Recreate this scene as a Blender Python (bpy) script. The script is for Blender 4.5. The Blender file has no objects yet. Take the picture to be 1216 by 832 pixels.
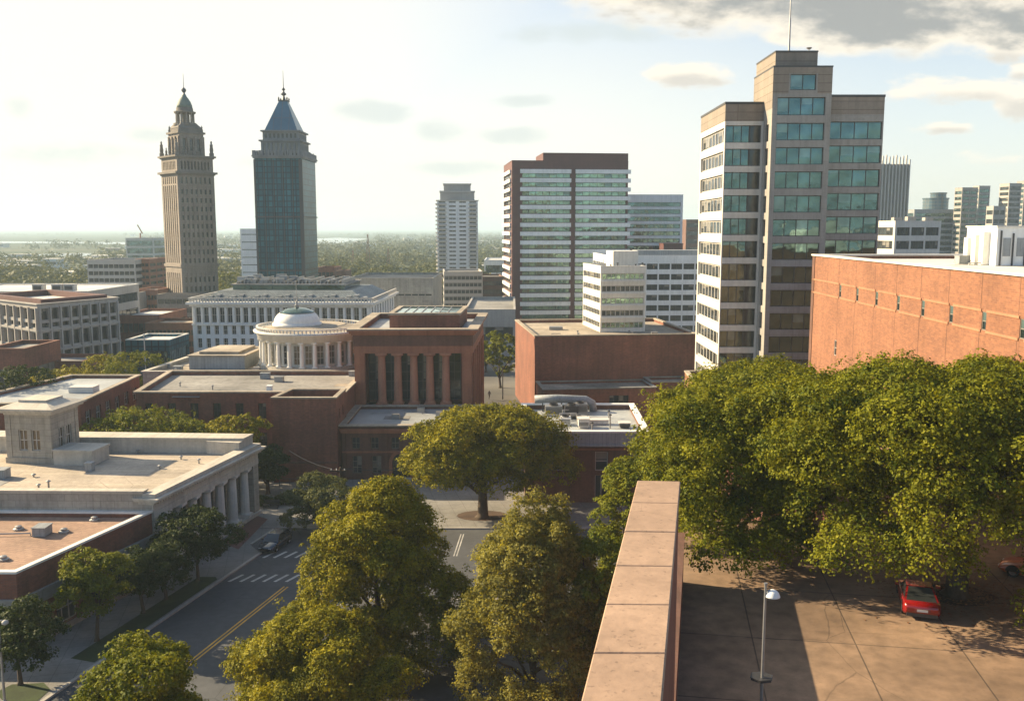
import bpy, math, random
import numpy as np
from mathutils import Vector, Matrix

R = math.radians
scene = bpy.context.scene
COL = scene.collection
random.seed(7)

# ------------------------------------------------------------------ camera
F_PX, W_PX, H_PX, CAM_Z = 1100.0, 1216.0, 832.0, 32.0
PITCH = math.atan((416 - 271) / F_PX)
cam_d = bpy.data.cameras.new("camera")
cam = bpy.data.objects.new("camera", cam_d)
COL.objects.link(cam)
cam.location = (0, 0, CAM_Z)
cam.rotation_euler = (R(90) - PITCH, 0, 0)
cam_d.sensor_width = 36.0
cam_d.lens = 36.0 * F_PX / W_PX
cam_d.clip_start = 0.5
cam_d.clip_end = 90000
scene.camera = cam

# ------------------------------------------------------------------ light
SUN_EL, SUN_AZ = R(26), R(-70)          # azimuth measured from +Y, negative is to the left
SKY_STRENGTH, SUN_STRENGTH, EXPOSURE = 0.075, 5.0, 1.42
scene.view_settings.view_transform = 'Standard'
scene.view_settings.look = 'None'
scene.view_settings.exposure = EXPOSURE
scene.view_settings.gamma = 1.0
scene.view_settings.use_curve_mapping = False
cy = scene.cycles
cy.use_denoising = True
cy.max_bounces = 6
cy.diffuse_bounces = 3
cy.glossy_bounces = 3
cy.transmission_bounces = 3
cy.volume_bounces = 1
cy.transparent_max_bounces = 6
cy.caustics_reflective = False
cy.caustics_refractive = False
cy.sample_clamp_indirect = 6.0

sun_d = bpy.data.lights.new("sun", 'SUN')
sun_d.energy = SUN_STRENGTH
sun_d.angle = R(0.5)
sun_d.color = (1.0, 0.79, 0.50)
sun = bpy.data.objects.new("sun", sun_d)
COL.objects.link(sun)
sdir = Vector((math.sin(SUN_AZ) * math.cos(SUN_EL), math.cos(SUN_AZ) * math.cos(SUN_EL), math.sin(SUN_EL)))
sun.rotation_euler = sdir.to_track_quat('Z', 'Y').to_euler()
sun.location = (-60, 40, 90)


def ray(px, py):
    r, u = (px - 608) / F_PX, (416 - py) / F_PX
    c, s = math.cos(PITCH), math.sin(PITCH)
    return r, c + s * u, -s + c * u


def P(px, py, z=0.0):
    """plan point seen at a photo pixel at height z"""
    x, y, zz = ray(px, py)
    t = (z - CAM_Z) / zz
    return (x * t, y * t)


def XA(px, py, Y):
    x, y, zz = ray(px, py)
    return x * Y / y


def ZA(py, Y):
    x, y, zz = ray(608, py)
    return CAM_Z + zz * Y / y


# ------------------------------------------------------------------ world
def build_world():
    w = bpy.data.worlds.new("World")
    scene.world = w
    w.use_nodes = True
    nt = w.node_tree
    nt.nodes.clear()
    N, L = nt.nodes, nt.links
    out = N.new('ShaderNodeOutputWorld')
    bg = N.new('ShaderNodeBackground')
    bg.inputs['Strength'].default_value = SKY_STRENGTH
    L.new(bg.outputs[0], out.inputs['Surface'])
    sky = N.new('ShaderNodeTexSky')
    sky.sky_type = 'NISHITA'
    sky.sun_disc = False
    sky.sun_elevation = SUN_EL
    sky.sun_rotation = SUN_AZ
    sky.altitude = 30
    sky.air_density = 1.0
    sky.dust_density = 1.2
    sky.ozone_density = 2.5

    def math_(op, a, b=None, clamp=False):
        n = N.new('ShaderNodeMath')
        n.operation = op
        n.use_clamp = clamp
        for i, v in enumerate((a, b)):
            if v is None:
                continue
            if isinstance(v, (int, float)):
                n.inputs[i].default_value = v
            else:
                L.new(v, n.inputs[i])
        return n.outputs[0]

    tc = N.new('ShaderNodeTexCoord')
    sep = N.new('ShaderNodeSeparateXYZ')
    L.new(tc.outputs['Generated'], sep.inputs[0])
    ysafe = math_('MAXIMUM', sep.outputs[1], 0.05)
    U = math_('DIVIDE', sep.outputs[0], ysafe)
    V = math_('DIVIDE', sep.outputs[2], ysafe)
    comb = N.new('ShaderNodeCombineXYZ')
    L.new(U, comb.inputs[0])
    L.new(math_('MULTIPLY', V, 2.2), comb.inputs[1])
    nz = N.new('ShaderNodeTexNoise')
    nz.inputs['Scale'].default_value = 9.0
    nz.inputs['Detail'].default_value = 9.0
    nz.inputs['Roughness'].default_value = 0.58
    L.new(comb.outputs[0], nz.inputs['Vector'])
    nz2 = N.new('ShaderNodeTexNoise')
    nz2.inputs['Scale'].default_value = 34.0
    nz2.inputs['Detail'].default_value = 6.0
    L.new(comb.outputs[0], nz2.inputs['Vector'])
    wob = math_('ADD', math_('MULTIPLY', math_('SUBTRACT', nz.outputs[0], 0.5), 3.4),
                math_('MULTIPLY', math_('SUBTRACT', nz2.outputs[0], 0.5), 1.2))

    def field(clouds):
        cur = None
        for (px, py, rx, ry) in clouds:
            x, y, z = ray(px, py)
            u0, v0 = x / y, z / y
            du = math_('DIVIDE', math_('SUBTRACT', U, u0), rx / F_PX)
            dv = math_('DIVIDE', math_('SUBTRACT', V, v0), ry / F_PX)
            e = math_('SUBTRACT', 1.0, math_('ADD', math_('MULTIPLY', du, du), math_('MULTIPLY', dv, dv)))
            cur = e if cur is None else math_('MAXIMUM', cur, e)
        return cur

    bank = field([(1000, -30, 330, 70), (1090, 15, 140, 46), (1190, 10, 150, 46), (800, -22, 150, 34), (1000, 30, 100, 34), (960, 42, 60, 16)])
    CUM = [(1215, 122, 38, 28), (1128, 109, 70, 19), (1080, 114, 34, 11), (832, 90, 56, 15), (1188, 60, 38, 15), (1125, 151, 44, 9), (1190, 190, 56, 10), (1216, 85, 20, 10)]
    cum = field(CUM)
    thin = field([(440, 134, 50, 14), (523, 155, 34, 15), (615, 160, 50, 11), (95, 183, 85, 16), (22, 128, 18, 15), (180, 160, 40, 11), (540, 200, 70, 10),
                  (330, 195, 50, 10), (700, 40, 100, 14), (620, 120, 40, 8)])

    def smooth(v, a, b):
        n = N.new('ShaderNodeMapRange')
        n.interpolation_type = 'SMOOTHSTEP'
        n.inputs['From Min'].default_value = a
        n.inputs['From Max'].default_value = b
        L.new(v, n.inputs['Value'])
        return n.outputs['Result']

    fwd = smooth(sep.outputs[1], 0.05, 0.2)
    half = math_('MULTIPLY', wob, 0.55)
    bk = math_('ADD', bank, half)
    m_bank = math_('MULTIPLY', smooth(bk, -0.35, 0.40), fwd)
    thick = smooth(math_('ADD', bk, math_('MULTIPLY', math_('SUBTRACT', nz.outputs[0], 0.5), 4.0)), -0.1, 1.3)
    cu = math_('ADD', cum, math_('MULTIPLY', wob, 1.7))
    m_cum = math_('MULTIPLY', smooth(cu, -0.2, 0.9), fwd)
    low = field([(px, py + ry * .55, rx * 1.05, ry * .7) for px, py, rx, ry in CUM])
    ct = math_('MULTIPLY', smooth(math_('ADD', low, wob), 0.0, 1.2), 0.6)
    m_thin = math_('MULTIPLY', math_('MULTIPLY', smooth(math_('ADD', thin, wob), -0.3, 1.1), 0.6), fwd)

    def mix(f, a, b):
        n = N.new('ShaderNodeMix')
        n.data_type = 'RGBA'
        for s, v in ((0, f), (6, a), (7, b)):
            if isinstance(v, (int, float)):
                n.inputs[s].default_value = v
            elif isinstance(v, tuple):
                n.inputs[s].default_value = v
            else:
                L.new(v, n.inputs[s])
        return n.outputs[2]

    # a veil of thin high cloud whitens the low sky, then the cumulus
    veil = math_('MULTIPLY', smooth(V, 0.46, 0.02), 0.93)
    left = smooth(U, 0.40, -0.30)
    veil = math_('MAXIMUM', veil, math_('MULTIPLY', left, 0.97))
    veil = math_('MULTIPLY', veil, math_('SUBTRACT', 1.0, math_('MULTIPLY', smooth(U, 0.0, 0.45), 0.38)))
    veil = math_('MULTIPLY', veil, fwd)
    base = mix(veil, sky.outputs[0], (5.5, 5.3, 4.75, 1))
    c1 = mix(m_thin, base, (3.5, 3.85, 3.75, 1))
    c2 = mix(m_cum, c1, mix(ct, (5.6, 5.1, 4.35, 1), (2.9, 2.85, 2.7, 1)))
    c2 = mix(m_bank, c2, mix(thick, (5.5, 5.0, 4.2, 1), (2.1, 2.15, 2.1, 1)))
    L.new(c2, bg.inputs['Color'])
    return w


build_world()


# ------------------------------------------------------------------ materials
class NT:
    def __init__(self, name):
        m = bpy.data.materials.new(name)
        m.use_nodes = True
        self.m = m
        self.N, self.L = m.node_tree.nodes, m.node_tree.links
        self.b = self.N['Principled BSDF']

    def new(self, t, **kw):
        n = self.N.new(t)
        for k, v in kw.items():
            n.inputs[k.replace('_', ' ')].default_value = v
        return n

    def mixc(self, f, a, b, blend='MIX'):
        n = self.N.new('ShaderNodeMix')
        n.data_type = 'RGBA'
        n.blend_type = blend
        for s, v in ((0, f), (6, a), (7, b)):
            if isinstance(v, (int, float)):
                n.inputs[s].default_value = v
            elif isinstance(v, (tuple, list)):
                n.inputs[s].default_value = (*v[:3], 1)
            else:
                self.L.new(v, n.inputs[s])
        return n.outputs[2]

    def ramp(self, v, a, b, lo=0.0, hi=1.0):
        n = self.N.new('ShaderNodeMapRange')
        n.inputs['From Min'].default_value = a
        n.inputs['From Max'].default_value = b
        n.inputs['To Min'].default_value = lo
        n.inputs['To Max'].default_value = hi
        self.L.new(v, n.inputs['Value'])
        return n.outputs['Result']

    def coords(self, kind='Object', scale=(1, 1, 1), rot=0.0):
        tc = self.N.new('ShaderNodeTexCoord')
        mp = self.N.new('ShaderNodeMapping')
        mp.inputs['Scale'].default_value = scale
        mp.inputs['Rotation'].default_value = (0, 0, rot)
        self.L.new(tc.outputs[kind], mp.inputs[0])
        return mp.outputs[0]

    def noise(self, vec, scale, detail=4.0, rough=0.55):
        n = self.N.new('ShaderNodeTexNoise')
        n.inputs['Scale'].default_value = scale
        n.inputs['Detail'].default_value = detail
        n.inputs['Roughness'].default_value = rough
        self.L.new(vec, n.inputs['Vector'])
        return n.outputs[0]

    def weather(self, col, var, scale, streak):
        """dirt and wear: large blotches, fine grain, runs down the wall"""
        o = self.coords('Object')
        big = self.ramp(self.noise(o, scale * 0.25, 5), 0.3, 0.7, 1 - var, 1 + var * 0.6)
        fine = self.ramp(self.noise(o, scale * 3.0, 4), 0.3, 0.7, 1 - var * 0.5, 1 + var * 0.4)
        c = self.mixc(1.0, col, big, 'MULTIPLY')
        c = self.mixc(1.0, c, fine, 'MULTIPLY')
        if streak:
            u = self.coords('UV', (1.7, 0.09, 1))
            st = self.ramp(self.noise(u, 1.0, 5, 0.65), 0.45, 0.75, 1.0, 1 - streak)
            c = self.mixc(1.0, c, st, 'MULTIPLY')
        return c

    def bump(self, h, strength=0.3, dist=0.02):
        n = self.N.new('ShaderNodeBump')
        n.inputs['Strength'].default_value = strength
        n.inputs['Distance'].default_value = dist
        self.L.new(h, n.inputs['Height'])
        self.L.new(n.outputs[0], self.b.inputs['Normal'])


def std(name, col, rough=0.85, var=0.18, scale=1.0, streak=0.15, metallic=0.0, bump=0.0):
    t = NT(name)
    c = t.weather(t.mixc(0.0, col, col), var, scale, streak)
    t.L.new(c, t.b.inputs['Base Color'])
    t.b.inputs['Roughness'].default_value = rough
    t.b.inputs['Metallic'].default_value = metallic
    if bump:
        t.bump(t.noise(t.coords('Object'), scale * 6, 6), bump, 0.05)
    return t.m


def gridmat(name, c1, c2, joint, w, h, offset=0.5, jw=0.02, rough=0.85, var=0.2, scale=1.0, streak=0.2, kind='UV', rot=0.0, bias=0.0, metallic=0.0, bump=0.25):
    t = NT(name)
    br = t.N.new('ShaderNodeTexBrick')
    br.offset = offset
    br.inputs['Color1'].default_value = (*c1, 1)
    br.inputs['Color2'].default_value = (*c2, 1)
    br.inputs['Mortar'].default_value = (*joint, 1)
    br.inputs['Scale'].default_value = 1.0
    br.inputs['Brick Width'].default_value = w
    br.inputs['Row Height'].default_value = h
    br.inputs['Mortar Size'].default_value = jw
    br.inputs['Mortar Smooth'].default_value = 0.2
    br.inputs['Bias'].default_value = bias
    t.L.new(t.coords(kind, (1, 1, 1), rot), br.inputs['Vector'])
    c = t.weather(br.outputs[0], var, scale, streak)
    t.L.new(c, t.b.inputs['Base Color'])
    t.b.inputs['Roughness'].default_value = rough
    t.b.inputs['Metallic'].default_value = metallic
    if bump:
        inv = t.ramp(br.outputs[1], 0, 1, 1, 0)
        t.bump(inv, bump, 0.02)
    return t.m


def wear(mat, scale, width, dark, specks=0.0):
    """irregular cracks and dark specks worked into a ground material"""
    nt = mat.node_tree
    N, L = nt.nodes, nt.links
    b = N['Principled BSDF']
    src = b.inputs['Base Color'].links[0].from_socket
    tc = N.new('ShaderNodeTexCoord')
    nz = N.new('ShaderNodeTexNoise'); nz.inputs['Scale'].default_value = scale * 3; nz.inputs['Detail'].default_value = 5
    L.new(tc.outputs['Object'], nz.inputs['Vector'])
    mx = N.new('ShaderNodeMix'); mx.data_type = 'VECTOR'; mx.inputs[0].default_value = .35 / max(scale, .05) * .1
    L.new(tc.outputs['Object'], mx.inputs[4]); L.new(nz.outputs['Color'], mx.inputs[5])
    vo = N.new('ShaderNodeTexVoronoi'); vo.feature = 'DISTANCE_TO_EDGE'; vo.inputs['Scale'].default_value = scale
    L.new(mx.outputs[1], vo.inputs['Vector'])
    r = N.new('ShaderNodeMapRange'); r.inputs['From Min'].default_value = 0; r.inputs['From Max'].default_value = width
    r.inputs['To Min'].default_value = dark; r.inputs['To Max'].default_value = 1
    L.new(vo.outputs[0], r.inputs['Value'])
    m2 = N.new('ShaderNodeTexNoise'); m2.inputs['Scale'].default_value = scale * .7
    L.new(tc.outputs['Object'], m2.inputs['Vector'])
    g = N.new('ShaderNodeMapRange'); g.inputs['From Min'].default_value = .48; g.inputs['From Max'].default_value = .56
    L.new(m2.outputs[0], g.inputs['Value'])
    a = N.new('ShaderNodeMix'); a.data_type = 'RGBA'; a.inputs[6].default_value = (1, 1, 1, 1)
    L.new(g.outputs[0], a.inputs[0]); L.new(r.outputs[0], a.inputs[7])
    o = N.new('ShaderNodeMix'); o.data_type = 'RGBA'; o.blend_type = 'MULTIPLY'; o.inputs[0].default_value = 1
    L.new(src, o.inputs[6]); L.new(a.outputs[2], o.inputs[7])
    out = o.outputs[2]
    if specks:
        s1 = N.new('ShaderNodeTexNoise'); s1.inputs['Scale'].default_value = 9; s1.inputs['Detail'].default_value = 3
        L.new(tc.outputs['Object'], s1.inputs['Vector'])
        s2 = N.new('ShaderNodeMapRange'); s2.inputs['From Min'].default_value = .62; s2.inputs['From Max'].default_value = .70
        s2.inputs['To Min'].default_value = 1; s2.inputs['To Max'].default_value = 1 - specks
        L.new(s1.outputs[0], s2.inputs['Value'])
        o2 = N.new('ShaderNodeMix'); o2.data_type = 'RGBA'; o2.blend_type = 'MULTIPLY'; o2.inputs[0].default_value = 1
        L.new(out, o2.inputs[6]); L.new(s2.outputs[0], o2.inputs[7])
        out = o2.outputs[2]
    L.new(out, b.inputs['Base Color'])


def glassmat(name, col, rough=0.06, metallic=0.7, wave=0.12, wscale=0.35, var=0.35):
    t = NT(name)
    o = t.coords('Object')
    v = t.ramp(t.noise(o, 0.45, 2), 0.3, 0.7, 1 - var, 1 + var)
    t.L.new(t.mixc(1.0, col, v, 'MULTIPLY'), t.b.inputs['Base Color'])
    t.b.inputs['Roughness'].default_value = rough
    t.b.inputs['Metallic'].default_value = metallic
    t.bump(t.noise(o, wscale, 2), wave, 0.6)
    return t.m


def leafmat(name, c_dark, c_light, trans=0.3):
    t = NT(name)
    g = t.N.new('ShaderNodeNewGeometry')
    o = t.coords('Object')
    n = t.ramp(t.noise(o, 0.5, 3), 0.35, 0.65)
    f = t.mixc(0.5, n, g.outputs['Random Per Island'])
    c = t.mixc(f, c_dark, c_light)
    t.L.new(c, t.b.inputs['Base Color'])
    t.b.inputs['Roughness'].default_value = 0.6
    t.b.inputs['Specular IOR Level'].default_value = 0.10
    tr = t.N.new('ShaderNodeBsdfTranslucent')
    t.L.new(t.mixc(1.0, c, (1.5, 1.35, 0.45), 'MULTIPLY'), tr.inputs['Color'])
    mx = t.N.new('ShaderNodeMixShader')
    mx.inputs[0].default_value = trans
    t.L.new(t.b.outputs[0], mx.inputs[1])
    t.L.new(tr.outputs[0], mx.inputs[2])
    t.L.new(mx.outputs[0], t.N['Material Output'].inputs['Surface'])
    return t.m


M = {}
M['limestone'] = gridmat('limestone', (.40, .36, .29), (.34, .31, .26), (.22, .20, .17), 1.3, .62, .5, .018, var=.22, streak=.35)
M['column_stone'] = std('column_stone', (.62, .58, .51), .85, .15, 1.2, .2)
M['limestone_trim'] = std('limestone_trim', (.50, .46, .385), .85, .2, 1.2, .3)
M['stone_tower'] = gridmat('stone_tower', (.275, .23, .19), (.245, .205, .17), (.16, .135, .11), 1.1, .55, .5, .03, var=.2, streak=.3)
M['stone_dark'] = std('stone_dark', (.19, .165, .14), .9, .2, 1, .3)
M['red_brick'] = gridmat('red_brick', (.24, .082, .044), (.17, .056, .033), (.17, .10, .075), .36, .12, .5, .012, var=.3, streak=.35)
M['brown_brick'] = gridmat('brown_brick', (.165, .072, .045), (.13, .058, .038), (.13, .085, .065), .36, .12, .5, .012, var=.3, streak=.35)
M['orange_brick'] = gridmat('orange_brick', (.275, .112, .054), (.185, .072, .037), (.23, .135, .085), .46, .15, .5, .014, var=.2, streak=.22)
M['red_sand'] = std('red_sandstone', (.30, .125, .07), .88, .2, 1.3, .3)
M['pale_course'] = std('pale_course', (.33, .165, .09), .88, .12, 1.3, .2)
M['pale_sand'] = std('pale_sandstone', (.36, .165, .10), .88, .2, 1.3, .3)
M['dark_red'] = gridmat('dark_red_panel', (.115, .036, .030), (.098, .031, .027), (.06, .02, .018), 1.6, 1.4, 0, .02, .6, .15, streak=.15)
M['white_band'] = std('white_band', (.74, .75, .73), .6, .1, .8, .18)
M['white_paint'] = std('white_paint', (.74, .72, .66), .6, .1, .8, .2)
M['cream_conc'] = std('cream_concrete', (.60, .58, .53), .85, .12, .8, .2)
M['brown_conc'] = gridmat('brown_concrete', (.25, .21, .17), (.23, .195, .16), (.12, .09, .065), 30, 1.05, 0, .035, .85, .15, streak=.2)
M['grey_conc'] = gridmat('grey_concrete', (.30, .285, .26), (.285, .27, .245), (.19, .18, .165), 3.1, 1.5, 0, .015, .85, .15, streak=.25)
M['grey_frame'] = std('grey_frame', (.36, .34, .31), .85, .15, .8, .25)
M['roof_tan'] = gridmat('roof_tan', (.36, .305, .235), (.32, .275, .215), (.22, .19, .15), 14.0, 1.6, .5, .03, .95, .45, .5, 0)
M['roof_grey'] = gridmat('roof_grey', (.27, .26, .24), (.23, .225, .21), (.14, .14, .13), 12.0, 1.4, .5, .03, .95, .45, .5, 0)
M['roof_plank'] = gridmat('roof_seamed', (.45, .38, .29), (.39, .33, .26), (.24, .20, .16), 9.0, 1.05, .5, .025, .9, .3, streak=0)
M['roof_white'] = std('roof_white', (.62, .60, .55), .85, .18, .5, 0)
M['roof_blue'] = std('roof_membrane', (.36, .38, .38), .5, .25, .7, 0)
M['terracotta'] = gridmat('terracotta_roof', (.35, .225, .155), (.29, .18, .125), (.19, .12, .085), .8, .38, .5, .02, .9, .3, streak=0, rot=R(16))
M['slate'] = gridmat('slate_roof', (.20, .235, .24), (.14, .17, .18), (.07, .07, .07), .6, .4, .5, .03, .6, .3, streak=.2)
M['dark_metal'] = std('dark_metal', (.06, .06, .065), .5, .2, 1, .0, .4)
M['grey_metal'] = std('grey_metal', (.32, .32, .32), .45, .2, 1, .1, .6)
M['bluegrey_metal'] = gridmat('bluegrey_metal', (.30, .32, .33), (.27, .29, .30), (.19, .2, .2), .5, 9, 0, .02, .55, .2, streak=.35)
M['green_copper'] = std('green_copper', (.13, .17, .14), .7, .3, 2, .3)
M['glass_dark'] = glassmat('glass_dark', (.050, .058, .060), .08, .35)
M['glass_teal'] = glassmat('glass_teal', (.10, .165, .16), .05, .85, .10)
M['glass_green'] = glassmat('glass_green', (.22, .34, .265), .08, .75, .15)
M['glass_warm'] = glassmat('glass_warm', (.12, .10, .08), .1, .5, .2)
M['blind'] = glassmat('glass_blind', (.20, .19, .165), .25, .15)
M['blind_green'] = glassmat('glass_blind_green', (.15, .23, .22), .15, .55)
M['frame_dark'] = std('frame_dark', (.045, .045, .045), .5, .1, 1, 0)
M['frame_pale'] = std('frame_pale', (.45, .43, .39), .7, .1, 1, 0)
M['curtain_teal'] = gridmat('curtain_wall_teal', (.024, .135, .175), (.012, .075, .105), (.010, .034, .046), 1.45, 1.75, 0, .16, .30, .35, .25, .15, metallic=.25, bump=.1)
M['curtain_teal'].node_tree.nodes['Principled BSDF'].inputs['Specular IOR Level'].default_value = .12
M['curtain_teal'].node_tree.nodes['Principled BSDF'].inputs['Metallic'].default_value = .06
M['crown_grey'] = std('crown_grey', (.17, .18, .185), .7, .2, 1, .2)
M['curtain_blue'] = gridmat('curtain_wall_blue', (.10, .17, .21), (.07, .13, .17), (.18, .2, .2), 2.2, 1.7, 0, .25, .2, .2, .3, .1, metallic=.4, bump=.1)
M['pyramid_blue'] = gridmat('pyramid_blue', (.07, .18, .24), (.06, .16, .215), (.12, .16, .18), 2.4, 6.5, 0, .14, .3, .15, .5, .1, metallic=.5, bump=.1)
M['coping'] = std('coping_stone', (.36, .245, .17), .9, .26, 1.3, 0, bump=.15)
M['asphalt'] = std('asphalt', (.068, .073, .080), .9, .3, .5, 0, bump=.1)
M['lot'] = std('lot_surface', (.055, .057, .058), .95, .35, .5, 0)
M['sidewalk'] = gridmat('sidewalk', (.21, .205, .19), (.19, .185, .175), (.11, .105, .10), 1.5, 1.5, 0, .02, .95, .25, streak=0, rot=R(-13))
M['kerb'] = std('kerb', (.36, .34, .30), .9, .2, 1, 0)
M['deck'] = gridmat('deck_concrete', (.255, .170, .108), (.23, .152, .097), (.10, .068, .045), 4.9, 6.4, 0, .04, .95, .5, .45, 0, rot=R(9.0))
M['brick_paving'] = gridmat('brick_paving', (.20, .085, .06), (.16, .07, .05), (.1, .06, .05), .24, .12, .5, .012, .9, .25, streak=0)
M['yellow_line'] = std('yellow_line', (.62, .36, .05), .8, .3, 2.5, 0)
M['white_line'] = std('white_line', (.44, .44, .42), .8, .35, 2.5, 0)
M['bark'] = std('bark', (.085, .058, .038), .95, .4, 3, .3, bump=.4)
M['soil'] = std('mulch', (.075, .045, .028), 1, .4, 3, 0, bump=.4)
M['grass'] = std('grass_green', (.03, .048, .012), 1, .4, 3, 0)
M['water'] = std('water', (.30, .34, .34), .12, .05, .01, 0, .3)
M['leaf_maple'] = leafmat('leaf_maple', (0.022, 0.048, 0.004), (0.25, 0.245, 0.012), 0.28)
M['leaf_gold'] = leafmat('leaf_gold', (0.04, 0.06, 0.004), (0.34, 0.3, 0.011), 0.28)
M['leaf_olive'] = leafmat('leaf_olive', (0.1, 0.1, 0.024), (0.31, 0.285, 0.065), 0.36)
M['leaf_grey'] = leafmat('leaf_grey', (0.06, 0.078, 0.028), (0.14, 0.145, 0.05), 0.3)
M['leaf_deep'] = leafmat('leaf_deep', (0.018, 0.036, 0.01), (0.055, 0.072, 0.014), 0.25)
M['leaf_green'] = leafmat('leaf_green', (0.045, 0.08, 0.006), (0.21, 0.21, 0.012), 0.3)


wear(M['deck'], .13, .0028, .55, .25)
wear(M['asphalt'], .16, .006, .5, .2)
wear(M['coping'], .35, .004, .55, .3)
wear(M['roof_plank'], .2, .006, .6, .25)


# ------------------------------------------------------------------ mesh building
class MB:
    def __init__(self):
        self.v, self.f, self.m = [], [], []

    def add(self, verts, faces, m=0):
        o = len(self.v)
        self.v.extend(verts)
        for f in faces:
            self.f.append(tuple(i + o for i in f))
            self.m.append(m)

    def quad(self, a, b, c, d, m=0):
        self.add([a, b, c, d], [(0, 1, 2, 3)], m)

    def prism(self, poly, z0, z1, m=0, mt=None, top=True, bottom=True, poly2=None):
        n = len(poly)
        p2 = poly2 or poly
        vs = [(x, y, z0) for x, y in poly] + [(x, y, z1) for x, y in p2]
        self.add(vs, [(i, (i + 1) % n, n + (i + 1) % n, n + i) for i in range(n)], m)
        if top:
            self.add([(x, y, z1) for x, y in p2], [tuple(range(n))], m if mt is None else mt)
        if bottom:
            self.add([(x, y, z0) for x, y in poly], [tuple(range(n - 1, -1, -1))], m)

    def box(self, x0, x1, y0, y1, z0, z1, m=0):
        self.prism([(x0, y0), (x1, y0), (x1, y1), (x0, y1)], z0, z1, m)

    def fbox(self, F, u0, u1, z0, z1, d0, d1, m=0):
        """box on a wall face: u along, d outwards"""
        self.prism([F(u0, d1), F(u1, d1), F(u1, d0), F(u0, d0)], z0, z1, m)

    def ring(self, poly, inner, z0, z1, m=0):
        n = len(poly)
        vs = [(x, y, z0) for x, y in poly] + [(x, y, z1) for x, y in poly] + [(x, y, z1) for x, y in inner] + [(x, y, z0) for x, y in inner]
        fs = []
        for i in range(n):
            j = (i + 1) % n
            for k in range(4):
                k2 = (k + 1) % 4
                fs.append((k * n + i, k * n + j, k2 * n + j, k2 * n + i))
        self.add(vs, fs, m)

    def lathe(self, prof, c, n=20, m=0, a0=0.0, a1=2 * math.pi, cap=True):
        closed = abs(a1 - a0 - 2 * math.pi) < 1e-6
        k = n if closed else n + 1
        vs = []
        for r, z in prof:
            for i in range(k):
                a = a0 + (a1 - a0) * i / n
                vs.append((c[0] + r * math.cos(a), c[1] + r * math.sin(a), c[2] + z))
        fs = []
        for j in range(len(prof) - 1):
            for i in range(n):
                i2 = (i + 1) % k
                fs.append((j * k + i, j * k + i2, (j + 1) * k + i2, (j + 1) * k + i))
        if cap and closed:
            fs.append(tuple((len(prof) - 1) * k + i for i in range(k)))
            fs.append(tuple(i for i in range(k - 1, -1, -1)))
        self.add(vs, fs, m)

    def tube(self, path, rad, n=8, m=0):
        pts = [Vector(p) for p in path]
        vs, fs = [], []
        prev = None
        for i, p in enumerate(pts):
            d = (pts[min(i + 1, len(pts) - 1)] - pts[max(i - 1, 0)]).normalized()
            a = d.orthogonal().normalized() if prev is None else (prev - d * prev.dot(d)).normalized()
            prev = a
            b = d.cross(a)
            r = rad[i] if isinstance(rad, (list, tuple)) else rad
            for k in range(n):
                t = 2 * math.pi * k / n
                vs.append(tuple(p + a * (r * math.cos(t)) + b * (r * math.sin(t))))
        for i in range(len(pts) - 1):
            for k in range(n):
                k2 = (k + 1) % n
                fs.append((i * n + k, i * n + k2, (i + 1) * n + k2, (i + 1) * n + k))
        fs.append(tuple(range(n - 1, -1, -1)))
        fs.append(tuple((len(pts) - 1) * n + k for k in range(n)))
        self.add(vs, fs, m)

    def wall(self, F, L, z0, z1, ops, depth, m=0, mr=None):
        """wall sheet with real openings and reveals"""
        us = sorted({0.0, L, *[o[0] for o in ops], *[o[1] for o in ops]})
        zs = sorted({z0, z1, *[o[2] for o in ops], *[o[3] for o in ops]})
        mr = m if mr is None else mr
        for j in range(len(zs) - 1):
            zc = (zs[j] + zs[j + 1]) / 2
            run = None
            row = [o for o in ops if o[2] < zc < o[3]]
            for i in range(len(us) - 1):
                uc = (us[i] + us[i + 1]) / 2
                hole = any(o[0] < uc < o[1] for o in row)
                if hole:
                    if run is not None:
                        self._wq(F, run, us[i], zs[j], zs[j + 1], m)
                    run = None
                elif run is None:
                    run = us[i]
            if run is not None:
                self._wq(F, run, us[-1], zs[j], zs[j + 1], m)
        for o in ops:
            u0, u1, a, b = o[:4]
            p = lambda u, z, d: (*F(u, d), z)
            self.quad(p(u0, a, 0), p(u0, b, 0), p(u0, b, -depth), p(u0, a, -depth), mr)
            self.quad(p(u1, a, 0), p(u1, a, -depth), p(u1, b, -depth), p(u1, b, 0), mr)
            self.quad(p(u0, a, 0), p(u0, a, -depth), p(u1, a, -depth), p(u1, a, 0), mr)
            self.quad(p(u0, b, 0), p(u1, b, 0), p(u1, b, -depth), p(u0, b, -depth), mr)

    def _wq(self, F, u0, u1, a, b, m):
        self.quad((*F(u0, 0), a), (*F(u1, 0), a), (*F(u1, 0), b), (*F(u0, 0), b), m)

    def build(self, name, mats, parent=None, smooth=False, kind=None, origin=None):
        if not isinstance(mats, (list, tuple)):
            mats = [mats]
        me = bpy.data.meshes.new(name)
        root = parent
        while root is not None and root.parent is not None:
            root = root.parent
        off = root.location if root is not None else (origin or (0, 0, 0))
        V = np.array(self.v, dtype=np.float64).reshape(-1, 3)
        me.from_pydata((V - np.array(off)).tolist(), [], self.f)
        for m in mats:
            me.materials.append(m)
        me.polygons.foreach_set('material_index', self.m)
        if smooth:
            me.polygons.foreach_set('use_smooth', [True] * len(self.f))
        uv = me.uv_layers.new(name='UVMap')
        co = np.empty(len(self.f) * 0 + sum(len(f) for f in self.f) * 2)
        k = 0
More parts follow.
